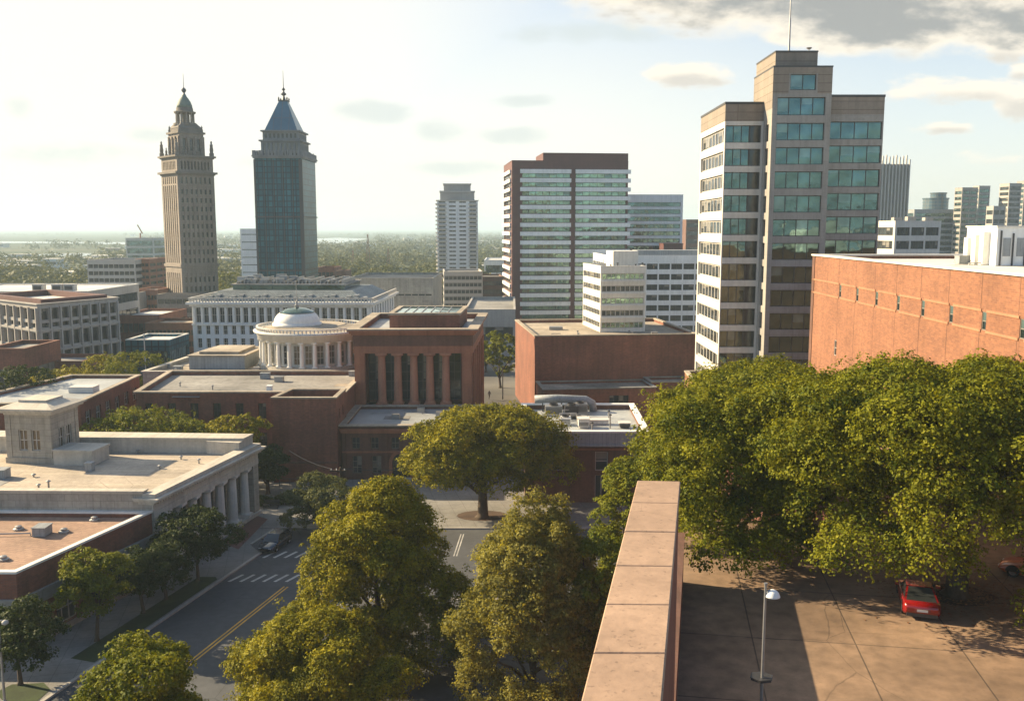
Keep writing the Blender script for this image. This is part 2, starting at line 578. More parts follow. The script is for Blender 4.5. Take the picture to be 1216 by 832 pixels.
        for f in self.f:
            a, b, c = V[f[0]], V[f[1]], V[f[2]]
            n = np.cross(b - a, c - a)
            if len(f) > 3 and np.dot(n, n) < 1e-12:
                n = np.cross(c - a, V[f[3]] - a)
            ln = math.sqrt(float(np.dot(n, n))) or 1.0
            n = n / ln
            if abs(n[2]) > 0.9:
                for i in f:
                    co[k] = V[i][0]; co[k + 1] = V[i][1]; k += 2
            else:
                h = math.hypot(n[0], n[1]) or 1.0
                tx, ty = -n[1] / h, n[0] / h
                for i in f:
                    co[k] = V[i][0] * tx + V[i][1] * ty
                    co[k + 1] = V[i][2] / max(h, .3); k += 2
        uv.data.foreach_set('uv', co)
        me.update()
        o = bpy.data.objects.new(name, me)
        COL.objects.link(o)
        if parent is not None:
            o.parent = parent
        else:
            o.location = off
        if kind:
            o['kind'] = kind
        return o


def tag(o, label, cat, group=None):
    o['label'] = label
    o['category'] = cat
    if group:
        o['group'] = group
    return o


def thing(name, label, cat, loc, group=None):
    o = bpy.data.objects.new(name, None)
    o.empty_display_size = 0.5
    COL.objects.link(o)
    o.location = loc
    return tag(o, label, cat, group)


def frame(a, b):
    a, b = Vector((a[0], a[1])), Vector((b[0], b[1]))
    L = (b - a).length
    t = (b - a) / L
    n = Vector((t.y, -t.x))

    def F(u, d=0.0):
        p = a + t * u + n * d
        return (p.x, p.y)
    F.L, F.t, F.n = L, t, n
    return F


def inset(poly, d):
    n = len(poly)
    out = []
    for i in range(n):
        p0, p1, p2 = Vector(poly[i - 1]), Vector(poly[i]), Vector(poly[(i + 1) % n])
        e1, e2 = (p1 - p0).normalized(), (p2 - p1).normalized()
        n1, n2 = Vector((-e1.y, e1.x)), Vector((-e2.y, e2.x))
        s = (n1 + n2)
        s = s / max(s.dot(n1), 0.2)
        q = p1 + s * d
        out.append((q.x, q.y))
    return out


def rect(x, y, w, d, head=0.0):
    """CCW footprint: front-left corner, width to the right, depth away; heading in degrees clockwise from +Y"""
    h = R(head)
    r = (math.cos(h), -math.sin(h))
    f = (math.sin(h), math.cos(h))
    return [(x, y), (x + r[0] * w, y + r[1] * w), (x + r[0] * w + f[0] * d, y + r[1] * w + f[1] * d), (x + f[0] * d, y + f[1] * d)]


WCACHE = {}


WRND = random.Random(99)


def window_mesh(w, h, nx, nz, fw, mf, mg, arch=False):
    key = (round(w, 2), round(h, 2), nx, nz, fw, mf.name, mg.name, arch, WRND.randrange(5) if nx > 1 and not arch else 0)
    if key in WCACHE:
        return WCACHE[key]
    b = MB()
    H = h
    if arch:
        n = 10
        r = w / 2
        arc = [(r - r * math.cos(math.pi * i / n), h - r + r * math.sin(math.pi * i / n)) for i in range(n + 1)]
        outl = [(0, 0)] + arc + [(w, 0)]
        b.add([(x, .05, z) for x, z in outl], [tuple(range(len(outl) - 1, -1, -1))], 1)
        arc_i = [(r - (r - fw) * math.cos(math.pi * i / n), h - r + (r - fw) * math.sin(math.pi * i / n)) for i in range(n + 1)]
        for i in range(n):
            (x0, z0), (x1, z1), (x2, z2), (x3, z3) = arc[i], arc[i + 1], arc_i[i + 1], arc_i[i]
            b.quad((x0, 0, z0), (x3, 0, z3), (x2, 0, z2), (x1, 0, z1), 0)
        H = h - r
        b.box(w / 2 - fw / 2, w / 2 + fw / 2, .003, .045, 0, h - fw, 0)
    else:
        for i in range(nx):
            x0, x1 = w * i / nx, w * (i + 1) / nx
            t = WRND.uniform(-.006, .006) * (x1 - x0)
            u = WRND.uniform(-.006, .006) * h
            b.quad((x0, .05 - t - u, 0), (x1, .05 + t - u, 0), (x1, .05 + t + u, h), (x0, .05 - t + u, h), 1)
            if WRND.random() < .28 and x1 - x0 > .5 and h > 1.0:
                q = h * WRND.choice((.25, .4, .55, .8))
                b.quad((x0 + fw, .03 - abs(t) - abs(u), h - q), (x1 - fw, .03 - abs(t) - abs(u), h - q), (x1 - fw, .03 - abs(t) - abs(u), h - fw), (x0 + fw, .03 - abs(t) - abs(u), h - fw), 2)
        for i in range(1, nx):
            x = w * i / nx
            b.box(x - fw / 2, x + fw / 2, .003, .045, fw, h - fw, 0)
        b.box(fw, w - fw, 0, .045, h - fw, h, 0)
    b.box(0, fw, 0, .045, 0, H, 0)
    b.box(w - fw, w, 0, .045, 0, H, 0)
    b.box(fw, w - fw, 0, .045, 0, fw, 0)
    for j in range(1, nz):
        z = H * j / nz
        b.box(fw, w - fw, .008, .04, z - fw / 2, z + fw / 2, 0)
    o = b.build('window', [mf, mg, M['blind_green'] if mg.name in ('glass_teal', 'glass_green') else M['blind']])
    me = o.data
    bpy.data.objects.remove(o)
    WCACHE[key] = me
    return me


def window(root, F, op, depth, nx=2, nz=1, fw=.08, mf='frame_dark', mg='glass_dark', name='window', arch=False, parent=None):
    u0, u1, a, b = op[:4]
    me = window_mesh(u1 - u0, b - a, nx, nz, fw, M[mf], M[mg], arch)
    o = bpy.data.objects.new(name, me)
    COL.objects.link(o)
    p = F(u0, -depth + .06)
    o.location = Vector((p[0], p[1], a)) - root.location
    o.rotation_euler = (0, 0, math.atan2(F.t.y, F.t.x))
    o.parent = parent or root
    return o


def grid_ops(L, n, z0, rows, fill=0.6, margin=0.0, h=None):
    """evenly spaced openings: rows = list of (za, zb)"""
    pitch = (L - 2 * margin) / n
    return [(margin + pitch * (i + .5 - fill / 2), margin + pitch * (i + .5 + fill / 2), a, b) for a, b in rows for i in range(n)]


def bay(root, F, op, depth, n, mg='glass_dark', ms='stone_tower', frac=.55):
    """one vertical window bay: panes stacked between stone spandrels"""
    u0, u1, a, c = op[:4]
    b = MB()
    h = (c - a) / n
    for k in range(n):
        z = a + k * h
        p = lambda u, zz, d: (*F(u, d), zz)
        b.quad(p(u0, z, -depth + .02), p(u1, z, -depth + .02), p(u1, z + h * frac, -depth + .02), p(u0, z + h * frac, -depth + .02), 1)
        b.fbox(F, u0 + .002, u1 - .002, z + h * frac, z + h, -depth + .01, -depth * .45, 0)
    return b.build('window_bay', [M[ms], M[mg]], root)


class Bld:
    """a building: footprint, walls with openings, windows, flat roof with parapet"""
    def __init__(self, name, label, cat, poly, z0=0.0, wall='limestone', group=None):
        self.poly, self.z0, self.wm = poly, z0, wall
        self.root = thing(name, label, cat, (poly[0][0], poly[0][1], z0), group)
        self.w = MB()

    def F(self, i):
        return frame(self.poly[i], self.poly[(i + 1) % len(self.poly)])

    def face(self, i, z0, z1, ops=(), depth=.25, wins=True, **kw):
        F = self.F(i)
        self.w.wall(F, F.L, z0, z1, list(ops), depth)
        if wins:
            for o in ops:
                window(self.root, F, o, depth, **kw)
        return F

    def blank(self, idx, z0, z1):
        for i in idx:
            F = self.F(i)
            self.w.wall(F, F.L, z0, z1, [], .2)

    def done(self, z1, roof='roof_grey', par=.6, th=.35, cop='limestone_trim', drop=None, over=.12):
        z1r = z1 - (par if drop is None else drop)
        b = MB()
        b.add([(x, y, z1r) for x, y in inset(self.poly, .02)], [tuple(range(len(self.poly)))], 0)
        self.roof = b.build('roof', M[roof], self.root)
        b = MB()
        b.ring(self.poly, inset(self.poly, th), z1r - .01, z1 + .0, 0)
        # inner face and coping, kept proud of the wall
        self.wallo = self.w.build('wall', M[self.wm], self.root)
        b2 = MB()
        b2.ring(inset(self.poly, -over), inset(self.poly, th + .06), z1 + .003, z1 + .18, 0)
        b2.build('coping', M[cop], self.root)
        b3 = MB()
        b3.add([(x, y, z) for z in (z1r, z1) for x, y in inset(self.poly, th)],
               [((i + 1) % len(self.poly), i, len(self.poly) + i, len(self.poly) + (i + 1) % len(self.poly)) for i in range(len(self.poly))], 0)
        b3.build('parapet', M[self.wm], self.root)
        return self


def part(root, fn, name, mat, smooth=False, parent=None):
    b = MB()
    fn(b)
    return b.build(name, [M[m] for m in mat] if isinstance(mat, (list, tuple)) else M[mat], parent or root, smooth)


def pcopy(o, loc, parent):
    c = o.copy()
    COL.objects.link(c)
    c.parent = parent
    c.location = loc
    return c


def clutter(root, poly, z, n, seed, patches=3):
    """worn patches, vents, curbs and pipe runs on a flat roof"""
    rnd = random.Random(seed)
    P_ = [Vector(p) for p in inset(poly, 1.0)]

    def pt():
        a, c = rnd.random(), rnd.random()
        p = P_[0].lerp(P_[1], a)
        q = P_[3].lerp(P_[2], a)
        r_ = p.lerp(q, c)
        return r_.x, r_.y
    for i in range(patches):
        x, y = pt()
        w, d = rnd.uniform(.8, 2.4), rnd.uniform(.6, 1.6)
        part(root, lambda b: b.box(x - w, x + w, y - d, y + d, z + .002, z + .014 + .003 * i), 'roof_patch', rnd.choice(['roof_grey', 'roof_blue', 'roof_tan']))
    for i in range(n):
        x, y = pt()
        k = rnd.random()
        if k < .35:
            h = rnd.uniform(.3, .9)
            part(root, lambda b: (b.lathe([(.09, 0), (.09, h)], (x, y, z), 8), b.lathe([(.2, h), (.22, h + .06), (.05, h + .15)], (x, y, z), 8)), 'roof_vent', 'grey_metal')
        elif k < .7:
            w, d, h = rnd.uniform(.3, .8), rnd.uniform(.3, .7), rnd.uniform(.35, .9)
            part(root, lambda b: (b.box(x - w, x + w, y - d, y + d, z + .03, z + h), b.box(x - w - .06, x + w + .06, y - d - .06, y + d + .06, z + h + .002, z + h + .07)), 'roof_curb', rnd.choice(['grey_metal', 'white_band', 'bluegrey_metal']))
        else:
            L = rnd.uniform(1.5, 4.0)
            part(root, lambda b: b.tube([(x, y, z + .02), (x, y, z + .22), (x + L, y + .2, z + .22), (x + L, y + .2, z + .02)], .06, 6), 'roof_pipe', 'grey_metal')


# ------------------------------------------------------------------ ground
def build_ground():
    t = NT('land')
    o = t.coords('Object')
    n1 = t.noise(o, 0.006, 6, .6)
    n2 = t.noise(o, 0.03, 5, .6)
    field = t.mixc(t.ramp(n1, .42, .58), (.045, .062, .022), (.10, .10, .055))
    field = t.mixc(t.ramp(n2, .56, .66), field, (.19, .18, .15))
    field = t.mixc(t.ramp(t.noise(o, 0.0012, 4), .40, .60), field, (.035, .05, .025))
    city = t.mixc(t.ramp(t.noise(o, .05, 5), .35, .65), (.10, .098, .09), (.19, .18, .16))
    sp = t.N.new('ShaderNodeSeparateXYZ')
    t.L.new(o, sp.inputs[0])
    f = t.ramp(sp.outputs[1], 330, 520)
    t.L.new(t.mixc(f, city, field), t.b.inputs['Base Color'])
    t.b.inputs['Roughness'].default_value = 1.0
    t.b.inputs['Specular IOR Level'].default_value = 0.1
    S = 42000
    b = MB()
    b.add([(-S, -S, 0), (S, -S, 0), (S, S, 0), (-S, S, 0)], [(0, 1, 2, 3)])
    b.build('ground', t.m, kind='structure')

    def lake(name, pts, z=0.25):
        b = MB()
        b.add([(x, y, z) for x, y in pts], [tuple(range(len(pts)))])
        b.build(name, M['water'], kind='structure')

    def px_poly(rows):
        return [P(x, y, .25) for x, y in rows]
    lake('lake', px_poly([(-300, 309), (40, 307), (106, 303.5), (109, 300.5), (60, 301), (10, 303.5), (-300, 302)]))
    lake('river', px_poly([(-200, 288.5), (60, 288.7), (150, 290.2), (150, 287.6), (20, 286.6), (-200, 286.5)]))
    lake('pond', px_poly([(340, 289.5), (405, 288.5), (438, 283.5), (400, 282.2), (340, 285)]))
    lake('lake', px_poly([(560, 288), (610, 288.5), (640, 286.0), (560, 285.2)]))


build_ground()

SD = Vector((math.sin(R(13.6)), math.cos(R(13.6))))      # direction of the main street
SN = Vector((SD.y, -SD.x))                                # to its right
S0 = Vector(P(205, 803))                                  # a point on its centre line


def street(along, across, z=None):
    p = S0 + SD * along + SN * across
    return (p.x, p.y) if z is None else (p.x, p.y, z)


def along_at(Y, across):
    return (Y - S0.y - SN.y * across) / SD.y


def sheet(name, polys, z, mat, kind='structure'):
    b = MB()
    for p in polys:
        b.add([(x, y, z) for x, y in p], [tuple(range(len(p)))])
    return b.build(name, M[mat], kind=kind)


YK0, YK1 = 77.0, 96.0                                     # the cross street
k0, k1 = -6.3, 6.3
sheet('road', [[street(-70, k0 - 2.4), street(-70, k1), street(along_at(YK1 + .5, k1), k1), street(along_at(YK1 + .5, k0 - 2.4), k0 - 2.4)],
               [street(along_at(YK0, k1), k1), (62, YK0), (62, YK1), street(along_at(YK1, k1), k1)]], .006, 'asphalt')


def slab(name, polys, mat, z0=0.0, z1=.13):
    b = MB()
    for p in polys:
        b.prism(p, z0, z1, bottom=False)
    return b.build(name, M[mat], kind='structure')


aL = along_at(88.5, k0)
slab('sidewalk', [[(-70, 60.5), street(-72, k0 - .3), street(aL, k0 - .3), street(aL + 2.0, k0 - 2.5), street(along_at(96, k0 - 2.5), k0 - 2.5), (-26, 96), (-70, 96)]], 'sidewalk')
slab('sidewalk', [[(-70, 96), (62, 96.3), (62, 140), (-70, 140)]], 'sidewalk')
slab('pavement', [[street(-70, k1 + .3), (2.0, 5), (13, 62), (13, YK0 - .3), street(along_at(YK0 - .3, k1 + .3), k1 + .3)], [(13, 62), (22.2, 62), (22.2, YK0 - .3), (13, YK0 - .3)]], 'lot')


def kerb(p0, p1, w=.28):
    F = frame(p0, p1)
    b = MB()
    b.fbox(F, 0, F.L, 0, .15, 0, w)
    b.build('kerb', M['kerb'], kind='structure')


kerb(street(-70, k0 - .3), street(aL, k0 - .3))
kerb(street(aL + 2.0, k0 - 2.5), street(along_at(95.8, k0 - 2.5), k0 - 2.5))
kerb((-22, 96.3), (62, 96.3))
kerb((62, YK0 - .3), street(along_at(YK0 - .3, k1 + .3), k1 + .3))
kerb(street(along_at(YK0 - .6, k1 + .3), k1 + .3), street(-70, k1 + .3))

# painted markings
b = MB()
for off in (-.17, .17):
    a, c = along_at(80, 0), -70
    b.add([street(c, off - .075, .012), street(c, off + .075, .012), street(a, off + .075, .012), street(a, off - .075, .012)], [(0, 1, 2, 3)])
b.build('yellow_road_line', M['yellow_line'], kind='structure')
b = MB()
for Y, n in ((81.4, 12), (87.6, 12)):
    for i in range(n):
        ac = k0 + .5 + i * 1.02
        a = along_at(Y, ac)
        b.add([street(a - .2, ac, .012), street(a - .2, ac + .3, .012), street(a + 1.7, ac + .68, .012), street(a + 1.7, ac + .38, .012)], [(0, 1, 2, 3)])
b.build('crosswalk_marking', M['white_line'], kind='structure')
b = MB()
for dx in (-.14, .14):
    p, q = P(540.5, 660), P(549, 634)
    b.add([(p[0] + dx - .06, p[1], .012), (p[0] + dx + .06, p[1], .012), (q[0] + dx + .06, q[1], .012), (q[0] + dx - .06, q[1], .012)], [(0, 1, 2, 3)])
b.build('white_road_line', M['white_line'], kind='structure')
sheet('brick_path', [[P(x, y, .14) for x, y in ((262, 643), (283, 652), (318, 616), (305, 612))]], .14, 'brick_paving')

# verge with mulch and grass by the left kerb
sheet('grass_strip', [[P(x, y, .15) for x, y in ((84, 781), (112, 786), (258, 687.5), (256, 684.5), (236, 684.5))]], .15, 'grass')
sheet('grass_strip', [[P(x, y, .15) for x, y in ((8, 836), (44, 832), (60, 818), (52, 810), (14, 812), (-6, 822))]], .15, 'grass')
sheet('tree_pit', [[(-3.3 + 2.9 * math.cos(t * .4), 100.4 + 1.9 * math.sin(t * .4)) for t in range(16)]], .145, 'soil')

# raised parking deck on the right, its retaining wall below the parapet
DZ = 12.0
b = MB()
PA, PB = Vector(P(786, 832, 25.5)), Vector(P(808, 571, 25.5))      # right edge of the parapet


def wall_x(Y):
    return PA.x + (PB.x - PA.x) * (Y - PA.y) / (PB.y - PA.y)


b.prism([(wall_x(3) - .2, 3), (140, 3), (140, 62), (wall_x(62) - .2, 62)], 0.2, DZ, 0, mt=1, bottom=False)
b.prism([(22.4, 62), (140, 62), (140, 101.8), (22.4, 101.8)], 0.2, DZ, 0, mt=1, bottom=False)
b.build('parking_deck', [M['red_brick'], M['deck']], kind='structure')
sheet('mulch_bed', [[(P(1135, 706, DZ)[0] + 2.0 * math.cos(t * .4) * (1 + .15 * math.sin(t * 3)), P(1135, 706, DZ)[1] + 1.6 * math.sin(t * .4)) for t in range(16)]], DZ + .02, 'soil')


# ------------------------------------------------------------------ parapet in the foreground
def build_parapet():
    z = 25.5
    r = thing('parapet_wall', 'long brick parapet with broad tan stone coping slabs beside the parking deck', 'wall', (0, 10, 0))
    c = [P(690, 832, z), P(786, 832, z), P(808, 571, z), P(757, 570, z)]
    # carry the two edges back to under the camera
    def ext(a, b_, k):
        return (a[0] + (a[0] - b_[0]) * k, a[1] + (a[1] - b_[1]) * k)
    fl, fr = ext(c[0], c[3], .5), ext(c[1], c[2], .5)
    bl, br_ = c[3], c[2]
    lerp = lambda p, q, t: (p[0] + (q[0] - p[0]) * t, p[1] + (q[1] - p[1]) * t)
    n = 9
    cuts = [0, .1, .2, .3, .42, .53, .64, .76, .885, 1.0]
    rnd = random.Random(3)
    for i in range(n):
        t0, t1 = cuts[i] + (.0008 if i else 0), cuts[i + 1] - (.0008 if i < n - 1 else 0)
        b = MB()
        dz = rnd.uniform(-.004, .004)
        q = [lerp(fl, bl, t0), lerp(fr, br_, t0), lerp(fr, br_, t1), lerp(fl, bl, t1)]
        qi = inset(q, .02)
        b.prism(q, z - .2, z - .02 + dz, top=False)
        b.prism(q, z - .02 + dz, z + dz, bottom=False, poly2=qi)
        b.build('coping_slab', M['coping'], r)
    w = [lerp(fl, fr, .08), lerp(fl, fr, .95), lerp(bl, br_, .95), lerp(bl, br_, .08)]
    w[2] = (w[2][0], w[2][1] - .15); w[3] = (w[3][0], w[3][1] - .15)
    part(r, lambda b: b.prism(w, 0.1, z - .197), 'wall', 'red_brick')
    # added lower wall behind the tree, sized so its shadow edges the deck
    r2 = thing('shadow_wall', 'lower brick wall added past the parapet behind the deck tree to shade the deck', 'wall', (.3, 24, 0))
    q = [(wall_x(24.3) - .5, 24.3), (wall_x(24.3) - .15, 24.3), (wall_x(50.7) - .15, 50.7), (wall_x(50.7) - .5, 50.7)]
    part(r2, lambda b: b.prism(q, .1, DZ + 2.8), 'wall', 'red_brick')
    part(r2, lambda b: b.prism(inset(q, -.03), DZ + 2.803, DZ + 2.92), 'coping', 'brown_brick')


build_parapet()


# ------------------------------------------------------------------ classical building, left
def column(root, x, y, z, h, r, mat='limestone_trim', name='column', sq=1.35, n=16):
    b = MB()
    s = r * sq
    b.box(x - s, x + s, y - s, y + s, z, z + .22 * r * 2)
    prof = [(r * 1.22, .44 * r), (r * 1.25, .58 * r), (r * 1.08, .75 * r), (r, .95 * r), (r * .985, h * .35), (r * .84, h - 1.1 * r),
            (r * .9, h - 1.05 * r), (r * .9, h - .9 * r), (r * 1.15, h - .55 * r)]
    b.lathe(prof, (x, y, z), n)
    b.box(x - s, x + s, y - s, y + s, z + h - .55 * r, z + h)
    return b.build(name, M[mat], root)


def build_classical():
    ztop = 8.1
    A = Vector((-32.6, 81.6)); Bp = Vector((-28.5, 101.4))          # near and far corners of the colonnade
    poly = [(-74, 82.4), tuple(A), tuple(Bp), (-74, 104.0)]
    B = Bld('classical_building', 'pale stone classical building with a giant colonnade, cornice and roof turret beside the street', 'building', poly, 0, 'limestone')
    r = B.root
    F = frame(A, Bp)
    L = F.L
    # colonnade: recessed wall behind the columns
    ops = [(1.6 + i * 2.62, 1.6 + i * 2.62 + 1.3, 1.0, 4.9) for i in range(7)]
    wallF = frame(A + F.n * -1.75, Bp + F.n * -1.75)
    B.w.wall(wallF, L, 0.1, 5.9, ops, .2)
    for o in ops:
        window(r, wallF, o, .2, 2, 3, .07, 'frame_dark', 'glass_dark')
    F0 = frame(poly[0], poly[1]); B.w.wall(F0, F0.L, 0, ztop, [], .2)
    F2 = frame(poly[2], poly[3]); B.w.wall(F2, F2.L, 0, ztop, [], .2)
    # antae and entablature
    for nm, u0, u1 in (('pier', 0.02, 1.25), ('pier', L - 1.15, L - .02)):
        part(r, lambda b: b.fbox(F, u0, u1, .1, 5.86, -1.7, .0), nm, 'limestone')
    part(r, lambda b: b.fbox(F, 0, L, .12, .5, -1.73, .25), 'plinth', 'limestone_trim')
    part(r, lambda b: (b.fbox(F, 0, L, 5.87, 6.45, -1.74, .06), b.fbox(F, -.02, L + .02, 6.453, 7.15, -1.74, .0)), 'entablature', 'limestone_trim')
    def cornice(b):
        b.fbox(F, -.25, L + .25, 7.153, 7.42, -1.74, .25)
        b.fbox(F, -.45, L + .45, 7.423, 7.6, -1.74, .62)
        b.fbox(F, -.55, L + .55, 7.603, 7.78, -1.74, .8)
        for i in range(int(L / .42)):
            b.fbox(F, .1 + i * .42, .1 + i * .42 + .22, 7.25, 7.418, .251, .52)
    part(r, cornice, 'cornice', 'limestone_trim')
    part(r, lambda b: b.fbox(F, -.2, L + .2, 7.783, ztop + .05, -.95, .35), 'blocking_course', 'limestone_trim')
    for i in range(7):
        u = 2.15 + i * 2.62
        if u < L - 1.2:
            x, y = F(u, -.55)
            column(r, x, y, .5, 5.37, .52, 'column_stone')
    # roof deck behind a parapet
    inner = inset(poly, .5)
    part(r, lambda b: b.add([(x, y, 7.55) for x, y in poly], [(0, 1, 2, 3)]), 'roof', 'roof_plank')
    fp = [(-74, 82.42), (A.x - .9, A.y + .02), (A.x - .8, A.y + .75), (-74, 83.1)]
    part(r, lambda b: (b.prism(fp, 7.0, 8.25), b.prism(inset(fp, -.1), 8.253, 8.4)), 'parapet', 'limestone_trim')
    bp = [(-74, 100.8), (Bp.x - 1.0, 99.3), (Bp.x - .6, 101.3), (-74, 103.9)]
    part(r, lambda b: (b.prism(bp, 7.2, 9.0), b.prism(inset(bp, -.15), 9.003, 9.25)), 'attic', 'limestone_trim')
    part(r, lambda b: (b.prism([(-33.4, 99.0), (-29.6, 98.2), (-29.0, 101.4), (-33.2, 101.6)], 7.56, 8.97)), 'attic_block', 'limestone_trim')
    # turret
    x0, y0 = XA(10, 549, 95.2), 95.2
    tp = rect(x0, y0, 5.0, 4.9, 6)
    tr = part(r, lambda b: None if False else b.prism(inset(tp, -.16), 7.56, 8.15), 'turret', 'limestone')
    B2 = MB()
    zt = 12.7
    ops = [(1.35, 2.3, 8.9, 11.1), (2.75, 3.7, 8.9, 11.1)]
    for i in range(4):
        Fi = frame(tp[i], tp[(i + 1) % 4])
        B2.wall(Fi, Fi.L, 8.15, zt, ops, .22)
        for o in ops:
            w_ = window(r, Fi, o, .22, 2, 2, .09, 'frame_pale', 'glass_warm', parent=tr)
        for u0, u1 in ((-.02, .55), (Fi.L - .55, Fi.L + .02)):
            B2.fbox(Fi, u0, u1, 8.15, zt, 0, .08)
    B2.build('turret_wall', M['limestone'], tr)
    def tcap(b):
        b.prism(inset(tp, -.12), zt + .002, zt + .25)
        b.prism(inset(tp, -.5), zt + .253, zt + .5)
        b.prism(inset(tp, -.75), zt + .503, zt + .72)
        b.prism(inset(tp, -.6), zt + .723, zt + 1.15, bottom=False, poly2=inset(tp, .9))
        b.prism(inset(tp, .95), zt + 1.1, zt + 1.4)
    B3 = MB(); tcap(B3); B3.build('turret_cornice', M['limestone_trim'], tr)
    # the low box against the turret
    x1 = XA(70, 549, 95.3)
    bx = rect(x1, 94.2, 4.3, 3.2, 6)
    part(r, lambda b: (b.prism(bx, 7.56, 9.0), b.prism(inset(bx, -.12), 9.003, 9.2)), 'roof_box', 'limestone_trim')
    clutter(r, [(-60, 84), (-33.6, 83.5), (-31.0, 98.5), (-60, 99)], 7.55, 7, 31, 5)
    # small vents and pipes
    for (px, py, h) in ((58, 580, .7), (46, 580, .35), (128, 541, .8), (164, 538, .3), (190, 556, .25), (40, 566, .2), (215, 545, .25)):
        x, y = P(px, py, 7.56)
        part(r, lambda b: (b.lathe([(.09, 0), (.09, h)], (x, y, 7.555), 8), b.lathe([(.2, h), (.24, h + .06), (.05, h + .16)], (x, y, 7.555), 10)), 'roof_vent', 'grey_metal')
    B.w.build('wall', M['limestone'], r)


build_classical()


def build_corner_shop():
    z = 6.4
    A = Vector((-37.1, 66.5)); Bp = Vector((-32.75, 81.5))
    poly = [(-70, 67.0), tuple(A), tuple(Bp), (-70, 82.3)]
    B = Bld('corner_shop', 'low brick shop with a flat terracotta roof on the street corner, left edge', 'building', poly, 0, 'red_brick')
    F = frame(A, Bp)
    L = F.L
    ops = []
    for i in range(5):
        u = .7 + i * 3.0
        ops.append((u, u + 2.3, .7, 3.1))
    B.w.wall(F, L, 0.1, z, ops, .3)
    for i, o in enumerate(ops):
        window(B.root, F, o, .3, 3, 2, .09, 'frame_pale', 'glass_dark', 'shop_window')
    F0 = frame(poly[0], poly[1])
    ops = [(F0.L - 3.2 - i * 3.4, F0.L - .8 - i * 3.4, .7, 3.1) for i in range(4)]
    B.w.wall(F0, F0.L, .1, z, ops, .3)
    for o in ops:
        window(B.root, F0, o, .3, 3, 2, .09, 'frame_pale', 'glass_dark', 'shop_window')
    part(B.root, lambda b: (b.fbox(F, -.1, L, 3.35, 4.25, 0, .14), b.fbox(F, -.1, L, 4.253, 4.4, 0, .25)), 'fascia_band', 'grey_conc')
    part(B.root, lambda b: (b.fbox(F0, 0, F0.L + .09, 3.352, 4.248, 0, .137), b.fbox(F0, 0, F0.L + .2, 4.255, 4.398, 0, .247)), 'fascia_band', 'grey_conc')
    part(B.root, lambda b: b.fbox(F, 0, L, .11, .62, 0, .1), 'plinth', 'grey_conc')
    B.done(z, 'terracotta', .35, .35, 'white_paint', over=.08)
    clutter(B.root, [(-52, 68), (-38, 68), (-34.5, 80.5), (-52, 81)], z - .35, 5, 8, 2)
    for (px, py) in ((22, 628), (76, 631), (112, 617), (4, 664)):
        x, y = P(px, py, z - .3)
        part(B.root, lambda b: b.lathe([(.45, 0), (.45, .12), (.28, .2), (.3, .32), (.1, .4)], (x, y, z - .345), 10), 'roof_vent', 'grey_metal')


build_corner_shop()


